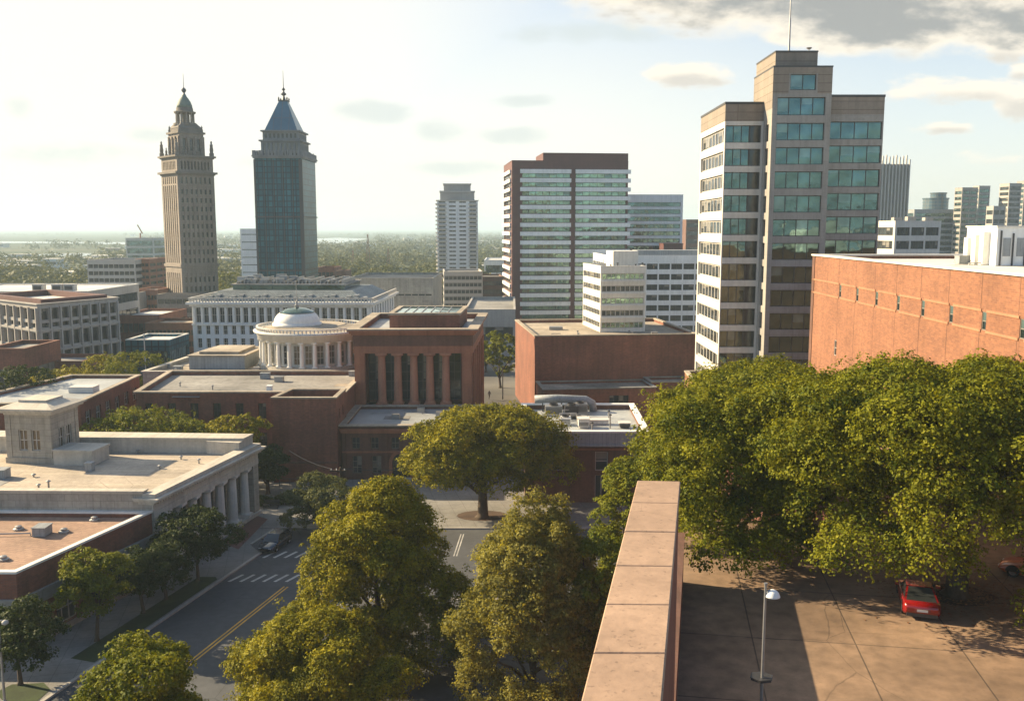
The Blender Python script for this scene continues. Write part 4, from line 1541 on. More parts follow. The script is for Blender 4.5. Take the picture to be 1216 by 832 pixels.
# ------------------------------------------------------------------ office tower, right
def build_office_tower():
    Yw, Ys, Yr = 126.0, 122.0, 123.2
    xa = XA(856.5, 300, Yw)
    xs0, xs1 = XA(911, 300, Ys), XA(979.5, 300, Ys)
    xr = XA(1041.5, 300, Yr)
    r = thing('office_tower', 'tall stepped concrete office tower with ribbon windows and roof mast, right of centre', 'tower', (xa, Yw, 0))
    row0, pitch = ZA(149, Yw), 3.05
    wh = 2.25
    zw, zrw = ZA(121, Yw), ZA(112.5, Yr)
    zcap = row0 + .55
    # left wing
    wing = [(xa, Yw), (xs0 + .5, Yw), (xs0 + .5, 142), (xa, 142)]
    W = MB()
    F = frame(wing[0], wing[1]); Fl = frame(wing[3], wing[0])
    nrow = 14
    ops = [(.12, F.L - .75, row0 - wh - k * pitch, row0 - k * pitch) for k in range(nrow)]
    W.wall(F, F.L, 0, zcap, ops, .3)
    for o in ops: window(r, F, (o[0], o[0] + (o[1] - o[0]) * .68, o[2], o[3]), .3, 3, 1, .1, 'frame_dark', 'glass_teal', 'window_band')
    for o in ops: window(r, F, (o[0] + (o[1] - o[0]) * .68, o[1], o[2], o[3]), .3, 1, 1, .1, 'frame_dark', 'glass_dark', 'window_band')
    opl = [(.6, Fl.L - .5, row0 - wh - k * pitch, row0 - k * pitch - .25) for k in range(nrow)]
    W.wall(Fl, Fl.L, 0, zcap, opl, .35)
    for o in opl: window(r, Fl, o, .35, 7, 1, .22, 'cream_conc' if False else 'frame_pale', 'glass_dark', 'window_band')
    Fb = frame(wing[2], wing[3]); W.wall(Fb, Fb.L, 0, zcap, [], .2)
    W.build('left_wing_wall' if False else 'wing_wall', M['cream_conc'], r)
    part(r, lambda b: b.prism(wing, zcap + .002, zw - .3, top=False), 'wing_parapet', 'brown_conc')
    part(r, lambda b: b.ring(inset(wing, -.06), inset(wing, .4), zw - .298, zw), 'coping', 'frame_dark')
    part(r, lambda b: b.add([(x, y, zw - .8) for x, y in wing], [(0, 1, 2, 3)]), 'roof', 'roof_grey')
    # right wing
    wr = [(xs1 - .5, Yr), (xr, Yr), (xr, 141), (xs1 - .5, 141)]
    W = MB()
    F = frame(wr[0], wr[1]); Fr = frame(wr[1], wr[2])
    rz = ZA(144.5, Yr)
    ops = [(.62, F.L - .15, rz - wh - k * pitch, rz - k * pitch) for k in range(14)]
    W.wall(F, F.L, 0, rz + .9, ops, .3)
    for o in ops: window(r, F, o, .3, 4, 1, .1, 'frame_dark', 'glass_teal', 'window_band')
    opr = [(.8, Fr.L - .8, o[2], o[3]) for o in ops]
    W.wall(Fr, Fr.L, 0, rz + .9, opr, .3)
    for o in opr: window(r, Fr, o, .3, 8, 1, .1, 'frame_dark', 'glass_teal', 'window_band')
    Fb = frame(wr[2], wr[3]); W.wall(Fb, Fb.L, 0, rz + .9, [], .2)
    W.build('wing_wall', M['grey_conc'], r)
    part(r, lambda b: b.prism(wr, rz + .902, zrw - .3, top=False), 'wing_parapet', 'brown_conc')
    part(r, lambda b: b.ring(inset(wr, -.06), inset(wr, .4), zrw - .298, zrw), 'coping', 'frame_dark')
    part(r, lambda b: b.add([(x, y, zrw - .8) for x, y in wr], [(0, 1, 2, 3)]), 'roof', 'roof_grey')
    # central shaft
    sh = [(xs0, Ys), (xs1, Ys), (xs1, 131.5), (xs0, 131.5)]
    zs = ZA(80, Ys)
    W = MB()
    F = frame(sh[0], sh[1]); Fl = frame(sh[3], sh[0])
    z0 = ZA(146, Ys)
    sp = 3.07
    ops = [(.62, F.L - .75, z0 - 2.2 - k * sp, z0 - k * sp) for k in range(14)]
    ops.append((.62, F.L - .75, ZA(137, Ys), ZA(115.5, Ys)))
    small = (F.L * .29, F.L * .73, ZA(107, Ys), ZA(88, Ys))
    W.wall(F, F.L, 0, zs, ops + [small], .3)
    for o in ops: window(r, F, o, .3, 4, 1, .1, 'frame_dark', 'glass_teal', 'window_band')
    window(r, F, small, .3, 2, 1, .1, 'frame_dark', 'glass_teal')
    opl = [(Fl.L - 2.9, Fl.L - 1.4, o[2], o[3]) for o in ops[:14]]
    W.wall(Fl, Fl.L, 0, zs, opl, .3)
    for o in opl: window(r, Fl, o, .3, 1, 1, .1, 'frame_dark', 'glass_dark')
    for i in (1, 2):
        Fi = frame(sh[i], sh[i + 1]); W.wall(Fi, Fi.L, 0, zs, [], .2)
    W.build('shaft_wall', M['grey_conc'], r)
    part(r, lambda b: b.add([(x, y, zs - .4) for x, y in sh], [(0, 1, 2, 3)]), 'roof', 'roof_grey')
    part(r, lambda b: b.ring(inset(sh, -.05), inset(sh, .35), zs + .002, zs + .2), 'coping', 'frame_dark')
    # cap faces in brown concrete over the top of the shaft
    part(r, lambda b: (b.fbox(F, 0, small[0] - .2, ZA(111, Ys), zs - .003, 0, .03), b.fbox(F, small[1] + .2, F.L, ZA(111, Ys), zs - .003, 0, .03), b.fbox(F, small[0] - .197, small[1] + .197, small[3] + .1, zs - .003, 0, .03)), 'brown_panel', 'brown_conc')
    part(r, lambda b: b.fbox(Fl, .0, Fl.L + .03, ZA(128, Ys), zs - .004, 0, .03), 'brown_panel', 'brown_conc')
    pb = [(XA(921, 70, 124.5), 124.5), (XA(971, 70, 124.5), 124.5), (XA(971, 70, 124.5), 134), (XA(921, 70, 124.5), 134)]
    zp = ZA(62, 124.5)
    part(r, lambda b: b.prism(pb, zs - .4, zp), 'penthouse', 'brown_conc')
    part(r, lambda b: b.ring(inset(pb, -.05), inset(pb, .3), zp + .002, zp + .18), 'coping', 'frame_dark')
    mx = XA(937, 60, 128)
    part(r, lambda b: (b.lathe([(.14, 0), (.12, 5), (.09, 5.02), (.07, 13)], (mx, 128, zp), 8), b.lathe([(.3, 0), (.3, .3)], (mx, 128, zp), 8)), 'mast', 'grey_metal')
    dx = XA(961, 60, 125.5)
    part(r, lambda b: (b.lathe([(.05, 0), (.05, .5)], (dx, 125.6, zp), 6), b.lathe([(.05, .5), (.25, .58), (.38, .75), (.36, .75), (.22, .62)], (dx, 125.6, zp), 12)), 'satellite_dish', 'grey_metal')


build_office_tower()


def build_low_podium():
    z = 12.6
    poly = [(19.2, 106.5), (34, 106.5), (34, 128), (19.2, 128)]
    pl = [(22.4, 102), (31, 102), (31, 125), (23.6, 125)]
    B = Bld('brick_podium', 'low orange brick podium at the foot of the office tower, half behind the deck trees', 'building', pl, 0, 'orange_brick')
    B.blank((0, 1, 2, 3), 0, z)
    B.done(z, 'roof_tan', .9, .45, 'roof_tan', over=.1)


build_low_podium()


def build_right_brick():
    z = 28.8
    FL, N_ = (35.6, 110.0), (33.35, 28.0)
    poly = [N_, (150, 28), (150, 113), FL]
    B = Bld('orange_brick_hall', 'huge orange brick hall with a strip of tiny windows and white roof edge, right edge', 'building', poly, 0, 'orange_brick')
    r = B.root
    F = B.F(3)
    ys = [100, 94.6, 89.2, 83.8, 78.4, 73.0, 67.6, 62.2, 56.8, 51.4, 46, 40.6]
    ops = [(110 - y, 110 - y + .66, 24.62, 25.98) for y in ys]
    low = [(9.2, 9.95, 18.2, 19.9)]
    B.w.wall(F, F.L, 0, z, ops + low, .10)
    for o in ops: window(r, F, o, .10, 1, 2, .07, 'stone_dark', 'glass_teal')
    window(r, F, low[0], .10, 1, 2, .07, 'frame_pale', 'glass_dark')
    part(r, lambda b: [b.fbox(F, (0 if k == 0 else ops[k - 1][1] + .05), (F.L if k == len(ops) else ops[k][0] - .05), zz, zz + .2, 0, .07) for zz in (24.45, 25.95) for k in range(len(ops) + 1)], 'string_course', 'pale_course')
    part(r, lambda b: [b.fbox(F, 9.7 + k * 5.4, 9.75 + k * 5.4, a, c, 0, .012) for k in range(13) for a, c in ((12.0, 24.49), (26.13, z - .02))], 'movement_joint', 'brown_brick')
    part(r, lambda b: b.fbox(F, .0, .9, 0, z - .02, 0, .07), 'corner_pier', 'brown_brick')
    B.blank((0, 1, 2), 0, z)
    B.done(z, 'roof_white', .35, .9, 'roof_white', over=.18)
    clutter(r, [(38, 62), (60, 62), (70, 105), (38, 105)], z - .35, 14, 18, 5)
    # white plant building on the roof
    Y = 88.0
    zr = z - .33
    xl = XA(1183, 300, Y)
    zt = ZA(270, Y)
    q = thing('rooftop_plant_room', 'white boxy plant room on the orange brick hall roof at the right edge', 'plant room', (xl, Y, zr))
    w_ = 8.5
    p = [(xl, Y), (xl + w_, Y), (xl + w_ + .1, Y + 6.5), (xl + .3, Y + 6.5)]
    part(q, lambda b: b.prism(p, zr + .01, zt), 'wall', 'white_band')
    part(q, lambda b: b.prism(inset(p, -.12), zt + .003, zt + .15), 'roof', 'roof_white')
    Fp = frame(p[0], p[1])
    for k in range(7):
        part(q, lambda b: b.fbox(Fp, .3 + k * 1.15, .42 + k * 1.15, zr + .02, zt - .3 - .25 * (k % 2), 0, .12), 'pipe', 'dark_metal')
    part(q, lambda b: [b.fbox(Fp, .6 + k * 1.3, 1.3 + k * 1.3, zr + .9, zt - 1.0, 0, .05) for k in range(5)], 'louvre', 'bluegrey_metal')
    Fl = frame(p[3], p[0])
    for k in range(3):
        part(q, lambda b: b.fbox(Fl, .8 + k * 1.7, 1.7 + k * 1.7, zr + .02, zt - 1.0 + .3 * k, 0, .6), 'cabinet', 'white_paint')
    for k, (px, h) in enumerate(((1150, .7), (1140, .35), (1156, 1.0))):
        x, y = P(px, 309, zr)
        v = thing('vent_pipe', ('vent pipe of middle height left of the white plant room', 'lowest vent stub farthest left of the white plant room', 'tallest vent pipe right beside the white plant room')[k], 'vent pipe', (x, y, zr), 'vents on the orange hall roof')
        part(v, lambda b: b.lathe([(.12, 0), (.12, h), (.22, h), (.22, h + .1), (.04, h + .2)], (x, y, zr), 8), 'pipe', 'grey_metal')


build_right_brick()


# ------------------------------------------------------------------ the two landmark towers
def diamond(cx, cy, s, phi):
    h = s / 2
    c, n = math.cos(phi), math.sin(phi)
    # ordered so that edge 0 and edge 1 look at the camera
    pts = [(-h, -h), (h, -h), (h, h), (-h, h)]
    return [(cx + x * c - y * n, cy + x * n + y * c) for x, y in pts]


def build_stone_tower():
    Y = 300.0
    zs = lambda py: ZA(py, Y)
    cx = XA(226, 280, Y)
    phi = R(-47)
    s = 16.7 / (math.cos(phi) + math.sin(-phi)) * 1.02
    B = Bld('stone_tower', 'tall grey brown stone tower with colonnaded crown and green cupola', 'tower', diamond(cx, Y, s, phi), 0, 'stone_tower')
    r = B.root
    zb, zl, z1, z2, z3 = zs(340), zs(314), zs(209), zs(206), zs(189.5)
    for i in range(4):
        F = B.F(i)
        n = 7
        ops = grid_ops(F.L, n, 0, [(6.0, zl - 2.4), (zl + .7, z1 - 3.2)], .46, .7)
        ops += grid_ops(F.L, n, 0, [(z1 - 2.7, z1 - .6)], .45, .7)
        B.w.wall(F, F.L, 0, z1, ops, .4)
        if i < 2:
            for o in ops[:2 * n]:
                bay(r, F, o, .4, max(2, int((o[3] - o[2]) / 2.5)))
            for o in ops[2 * n:]:
                window(r, F, o, .35, 1, 1, .1, 'stone_dark', 'glass_dark')
        for k in range(n + 1):
            pass
    poly = B.poly
    B.w.build('wall', M['stone_tower'], r)
    part(r, lambda b: b.ring(inset(poly, -.35), inset(poly, .1), zl - .5, zl + .3), 'ledge', 'stone_tower')
    part(r, lambda b: (b.ring(inset(poly, -.3), inset(poly, .1), z1 + .002, z1 + .4), b.prism(inset(poly, -.85), z1 + .402, z2 + .25)), 'cornice', 'stone_dark')
    # arcade storey
    up = inset(poly, .15)
    W = MB()
    for i in range(4):
        F = frame(up[i], up[(i + 1) % 4])
        ops = grid_ops(F.L, 9, 0, [(z2 + .9, z3 - .9)], .5, 1.0)
        W.wall(F, F.L, z2 + .25, z3, ops, .6)
        if i < 2:
            for o in ops: window(r, F, o, .6, 1, 1, .08, 'stone_dark', 'glass_dark')
    W.build('arcade_wall', M['stone_tower'], r)
    part(r, lambda b: (b.prism(inset(up, -.35), z3 + .002, z3 + .35), b.prism(inset(up, -.8), z3 + .352, z3 + .9)), 'cornice', 'stone_dark')
    zt = z3 + .9
    # statues and parapet on the corners
    for i in range(4):
        px, py = inset(up, .2)[i]
        part(r, lambda b: b.lathe([(.75, 0), (.75, 1.0), (.5, 1.1), (.62, 2.0), (.45, 3.0), (.5, 3.6), (.22, 3.9), (.32, 4.4), (.02, 4.9)], (px, py, zt), 8), 'statue', 'stone_dark')
        F = frame(up[i], up[(i + 1) % 4])
        if i < 2:
            for k in (.28, .5, .72):
                qx, qy = F(F.L * k, -.4)
                part(r, lambda b: b.lathe([(.45, 0), (.45, .6), (.3, .7), (.36, 1.5), (.16, 2.0), (.2, 2.4), (.02, 2.7)], (qx, qy, zt), 8), 'statue', 'stone_dark')
    # set back tier
    z4 = zs(160)
    t = diamond(cx, Y, s * .66, phi)
    W = MB()
    for i in range(4):
        F = frame(t[i], t[(i + 1) % 4])
        ops = grid_ops(F.L, 3, 0, [(zt + 1.6, z4 - 1.5)], .42, .5)
        W.wall(F, F.L, zt, z4, ops, .5)
        if i < 2:
            for o in ops: window(r, F, o, .5, 1, 2, .12, 'stone_dark', 'glass_dark', arch=True)
        for k in range(4):
            u = .15 + (F.L - .8) * k / 3
            W.fbox(F, u, u + .5, zt, z4 - .8, 0, .35)
    W.build('tier_wall', M['stone_tower'], r)
    part(r, lambda b: (b.prism(inset(t, -.5), z4 + .002, z4 + .6), b.prism(inset(t, .3), z4 + .602, z4 + 1.8), b.prism(inset(t, .2), z4 + 1.802, z4 + 3.6, poly2=inset(t, 1.6))), 'tier_cornice', 'stone_dark')
    for i in range(4):
        px, py = inset(t, .3)[i]
        part(r, lambda b: b.lathe([(.4, 0), (.4, .9), (.2, 1.0), (.3, 1.5), (.03, 2.2)], (px, py, z4 + .6), 8), 'urn', 'stone_dark')
    c = (cx, Y, 0)
    zl0, zl1 = zs(149.5), zs(135)
    part(r, lambda b: b.lathe([(3.5, z4 + 3.4), (3.4, zl0), (3.6, zl0), (3.6, zl0 + .5)], c, 20), 'lantern_base', 'stone_dark')
    for k in range(10):
        a = 2 * math.pi * k / 10 + .2
        part(r, lambda b: b.lathe([(.36, zl0 + .5), (.3, zl1)], (cx + 2.55 * math.cos(a), Y + 2.55 * math.sin(a), 0), 8), 'lantern_column', 'stone_tower')
    part(r, lambda b: b.lathe([(1.0, zl0 + .5), (1.0, zl1)], c, 10), 'lantern_core', 'stone_dark')
    part(r, lambda b: b.lathe([(3.2, zl1 + .002), (3.35, zl1 + .5), (2.6, zl1 + .7), (2.5, zl1 + 1.7)], c, 20), 'lantern_cornice', 'stone_dark')
    zd = zl1 + 1.7
    part(r, lambda b: b.lathe([(2.4, zd), (2.3, zd + .8), (1.9, zd + 1.9), (1.3, zd + 2.9), (.8, zd + 3.5), (.6, zd + 4.1)], c, 20), 'cupola', 'green_copper', True)
    part(r, lambda b: b.lathe([(.5, zd + 4.1), (.3, zd + 4.6), (.75, zd + 5.3), (.75, zd + 5.7), (.25, zd + 6.2), (.1, zd + 6.4), (.05, zd + 10.5)], c, 10), 'finial', 'dark_metal')
    # stone podium at its foot
    p = [(cx - 12, Y - 14), (cx + 13, Y - 14), (cx + 13, Y + 8), (cx - 12, Y + 8)]
    pd = banded('tower_podium', 'stone podium block with small windows at the foot of the stone tower', 'building', [(XA(187, 370, 284), 284), (XA(262, 370, 284), 284), (XA(262, 370, 284), 291), (XA(187, 370, 284), 291)], 0, ZA(350, 284), 4, 'stone_tower', 'glass_dark', nx=1, bays={0: 10}, faces=(0,), blank=(1, 2, 3), top=.8)


build_stone_tower()


def build_teal_tower():
    Y = 290.0
    zs = lambda py: ZA(py, Y)
    x0, x1 = XA(304.5, 260, Y), XA(360, 260, Y)
    D = 20
    poly = [(x0, Y), (x1, Y), (x1, Y + D), (x0, Y + D)]
    z1 = zs(188)
    r = thing('teal_glass_tower', 'tall teal glass tower with crenellated crown and steep blue pyramid spire', 'tower', (x0, Y, 0))
    for i in range(4):
        F = frame(poly[i], poly[(i + 1) % 4])
        b = MB(); b.wall(F, F.L, 0, z1, [], .2)
        b.build('curtain_wall', M['curtain_teal'], r)
    F0, F1 = frame(poly[0], poly[1]), frame(poly[1], poly[2])
    part(r, lambda b: (b.fbox(F0, F0.L - .9, F0.L + .25, 0, z1 - .3, 0, .25), b.fbox(F0, -.25, .35, 0, z1 - .3, 0, .25)), 'corner_fin', 'frame_dark')
    for k in range(1, 5):
        part(r, lambda b: b.fbox(F0, F0.L * k / 5 - .12, F0.L * k / 5 + .12, 0, z1 - .4, 0, .22), 'mullion', 'dark_metal')
    for zz in (zs(330), zs(322), zs(258)):
        part(r, lambda b: b.ring(inset(poly, -.3), inset(poly, .1), zz, zz + .35), 'ledge', 'dark_metal')
    part(r, lambda b: (b.prism(inset(poly, -.45), z1 + .002, z1 + .5), b.ring(inset(poly, -.7), inset(poly, .3), z1 + .502, z1 + .9)), 'cornice', 'crown_grey')
    rnd = random.Random(2)
    def cren(b):
        for i in range(4):
            Fi = frame(inset(poly, -.55)[i], inset(poly, -.55)[(i + 1) % 4])
            u = .2
            while u < Fi.L - .5:
                w_ = rnd.uniform(.35, .75)
                b.fbox(Fi, u, u + w_, z1 + .9, z1 + .9 + rnd.choice((1.2, 1.5, 1.7)), -.3, 0)
                u += w_ + rnd.uniform(.25, .5)
            b.fbox(Fi, .1, Fi.L - .1, z1 + 2.1, z1 + 2.3, -.22, -.1)
    part(r, cren, 'crown_parapet', 'crown_grey')
    cxx = (x0 + x1) / 2
    cyy = Y + D / 2
    def sq(w):
        return [(cxx - w / 2, cyy - w / 2), (cxx + w / 2, cyy - w / 2), (cxx + w / 2, cyy + w / 2), (cxx - w / 2, cyy + w / 2)]
    zc = lambda py: ZA(py, cyy)
    za, zb_, zc_ = z1 + .5, zc(170), zc(158.5)
    w1, w2 = 12.2, 11.2
    for wi, a, c in ((w1, za, zb_), (w2, zb_ + .45, zc_)):
        W = MB(); q = sq(wi)
        for i in range(4):
            F = frame(q[i], q[(i + 1) % 4])
            ops = grid_ops(F.L, 8, 0, [(a + .6, c - .5)], .55, .4)
            W.wall(F, F.L, a, c, ops, .3)
            if i < 2:
                for o in ops: window(r, F, o, .3, 1, 1, .08, 'crown_grey', 'glass_dark')
        W.build('tier_wall', M['crown_grey'], r)
        part(r, lambda b: b.prism(inset(q, -.55), c + .002, c + .45), 'tier_cornice', 'crown_grey')
    zp = zc(121)
    part(r, lambda b: b.prism(sq(10.2), zc_ + .45, zp, poly2=sq(2.6)), 'spire', 'pyramid_blue')
    part(r, lambda b: (b.prism(sq(3.0), zp + .002, zp + .4), [b.lathe([(.2, 0), (.28, .5), (.05, 1.0)], (cxx + sx * 1.3, cyy + sy * 1.3, zp + .4), 6) for sx in (-1, 1) for sy in (-1, 1)], b.lathe([(.7, .4), (.4, 1.4), (.3, 1.8), (.95, 2.3), (.35, 2.9), (.25, 3.4), (.6, 3.8), (.2, 4.2), (.12, 4.6), (.05, 9.5)], (cxx, cyy, zp), 10)), 'finial', 'dark_metal')


build_teal_tower()


def build_white_hall():
    """long white classical office block in front of the teal tower"""
    Y = 212.0
    x0, x1 = XA(229, 390, Y), XA(441, 390, Y)
    z1 = ZA(361, Y)
    poly = [(x0, Y), (x1, Y - 1.0), (x1 + 1, Y + 34), (x0 - .5, Y + 34)]
    B = Bld('white_arcaded_block', 'broad white classical block with cluttered mansard roof before the teal tower', 'building', poly, 0, 'white_band')
    r = B.root
    F = B.F(0)
    rows = [(ZA(383, Y), ZA(365, Y), 22, .62), (ZA(397, Y), ZA(386.5, Y), 20, .5), (ZA(413, Y), ZA(401.5, Y), 20, .5)]
    ops = []
    for a, c, n, f in rows:
        ops += grid_ops(F.L, n, 0, [(a, c)], f, .5)
    B.w.wall(F, F.L, 0, z1, ops, .5)
    for o in ops: window(r, F, o, .5, 2, 2, .09, 'frame_pale', 'glass_dark')
    B.blank((2,), 0, z1)
    for i in (1, 3):
        Fi = B.F(i)
        ops = grid_ops(Fi.L, 9, 0, [(rows[0][0], rows[0][1])], .5, .8)
        B.w.wall(Fi, Fi.L, 0, z1, ops, .5)
        for o in ops: window(r, Fi, o, .5, 2, 2, .09, 'frame_pale', 'glass_dark')
    B.w.build('wall', M['white_band'], r)
    part(r, lambda b: b.fbox(F, -.1, F.L + .1, ZA(386, Y), ZA(384, Y), 0, .35), 'string_course', 'white_paint')
    for k in range(23):
        u = .25 + (F.L - 1.0) * k / 22
        part(r, lambda b: b.fbox(F, u, u + .5, ZA(384, Y) + .01, z1 - .7, 0, .28), 'pilaster', 'white_paint')
    part(r, lambda b: (b.prism(inset(poly, -.5), z1 - .5, z1 + .0, bottom=True), b.prism(inset(poly, -1.1), z1 + .003, z1 + .5)), 'cornice', 'white_paint')
    m1 = inset(poly, 1.2); m2 = inset(poly, 5.0); m3 = inset(poly, 7.5)
    zr = z1 + .5
    part(r, lambda b: b.prism(m1, zr + .002, zr + 2.3, poly2=m2), 'mansard_roof', 'slate')
    part(r, lambda b: b.prism(m3, zr + 2.2, zr + 3.4), 'roof_monitor', 'glass_teal')
    part(r, lambda b: b.prism(inset(m3, -.4), zr + 3.403, zr + 3.7), 'roof', 'roof_grey')
    # parapet balusters and dormers
    rnd = random.Random(11)
    def bal(b):
        q = inset(poly, -.6)
        for i in (0, 1, 3):
            Fi = frame(q[i], q[(i + 1) % 4])
            u = .4
            while u < Fi.L:
                b.fbox(Fi, u, u + .25, zr, zr + .75, -.25, 0)
                u += .7
            b.fbox(Fi, .1, Fi.L - .1, zr + .753, zr + .95, -.35, .1)
    part(r, bal, 'balustrade', 'frame_pale')
    for k in range(22):
        u = 1.8 + k * (F.L - 3.6) / 21
        x, y = F(u, -2.4)
        h = .9 + .25 * (k % 3)
        part(r, lambda b: (b.box(x - .42, x + .42, y - .3, y + 2.2, zr + .2, zr + h), b.prism([(x - .52, y - .4), (x + .52, y - .4), (x + .52, y + 2.4), (x - .52, y + 2.4)], zr + h + .003, zr + h + .12)), 'dormer', 'bluegrey_metal')
    def ribs(b):
        for k in range(30):
            u = 8 + k * (F.L - 16) / 29
            x, y = F(u, -8.4)
            b.box(x - .14, x + .14, y - .2, y + 17, zr + 3.71, zr + 4.1 + .3 * ((k * 7) % 3))
    part(r, ribs, 'roof_rib', 'grey_metal')
    for k in range(26):
        x, y = F(rnd.uniform(8, F.L - 8), -rnd.uniform(9, 22))
        h = rnd.uniform(.5, 1.6)
        part(r, lambda b: b.box(x - rnd.uniform(.4, 1.4), x + rnd.uniform(.4, 1.4), y - .8, y + .8, zr + 3.69, zr + 3.7 + h), 'roof_vent', 'grey_metal')


build_white_hall()


def build_grid_block():
    C = Vector((XA(46.5, 400, 170), 170.0))
    z1 = ZA(362, 170)
    L1 = Vector((C.x - 22, 188.0)); R1 = Vector((XA(141.5, 380, 187), 187.0))
    poly = [tuple(L1), tuple(C), tuple(R1), (L1.x + R1.x - C.x, L1.y + R1.y - C.y)]
    B = Bld('concrete_grid_block', 'grey concrete office block with an egg-crate window grid and rusty red roof edge', 'building', poly, 0, 'grey_frame')
    r = B.root
    for i, n in ((0, 9), (1, 8)):
        F = B.F(i)
        rows = [(z1 - 2.9, z1 - .8), (z1 - 4.3, z1 - 3.5), (z1 - 8.0, z1 - 5.3), (z1 - 11.8, z1 - 9.0), (z1 - 15.2, z1 - 12.6)]
        ops = grid_ops(F.L, n, 0, rows, .74, .35)
        B.w.wall(F, F.L, 0, z1, ops, .55)
        for o in ops: window(r, F, o, .55, 2, 1, .09, 'frame_dark', 'glass_dark')
        part(r, lambda b: [b.fbox(F, .35 + (F.L - .7) / n * k - .16, .35 + (F.L - .7) / n * k + .16, 0, z1 - .6, 0, .35) for k in range(n + 1)], 'pier', 'grey_frame')
        part(r, lambda b: [b.fbox(F, 0, F.L, zz, zz + .4, 0, .3) for zz in (z1 - 5.0, z1 - 8.8)], 'ledge', 'grey_frame')
    B.blank((2, 3), 0, z1)
    B.done(z1, 'roof_white', .4, .5, 'grey_frame', over=.25)
    q = inset(poly, 1.6)
    part(r, lambda b: b.ring(q, inset(poly, 3.0), z1 - .39, z1 + .75), 'red_screen', 'dark_red')
    # broad white roofed hall right behind it
    Y = 215
    banded('white_roofed_hall', 'low hall with a dazzling white flat roof behind the concrete grid block', 'building', rect(-135, Y, 135 + XA(103, 340, Y), 30, 0), 0, ZA(346.5, Y), 4, 'grey_frame', 'glass_dark', nx=12, faces=(0, 1), blank=(2, 3), roof='roof_white', par=.15, cop='white_paint')
    for k, (px, lb) in enumerate(((16, 'left'), (40, 'middle'), (55, 'right'))):
        x = XA(px, 340, 205)
        u = thing('rooftop_unit', {'left': 'small boxy unit on the rear roof edge, left of three before the white roof', 'middle': 'small boxy unit on the rear roof edge, middle of three before the white roof', 'right': 'small boxy unit on the rear roof edge, right of three before the white roof'}[lb], 'roof unit', (x, 216.5, ZA(346.5, Y)), 'units on the white roofed hall')
        zz = ZA(346.5, Y) + .18
        part(u, lambda b: (b.box(x - 1.2, x + 1.2, 215.2, 217.0, zz, zz + 1.6)), 'casing', 'frame_pale')
        part(u, lambda b: b.box(x - .9, x + .9, 215.1, 215.19, zz + .3, zz + 1.2), 'louvre', 'dark_metal')


build_grid_block()


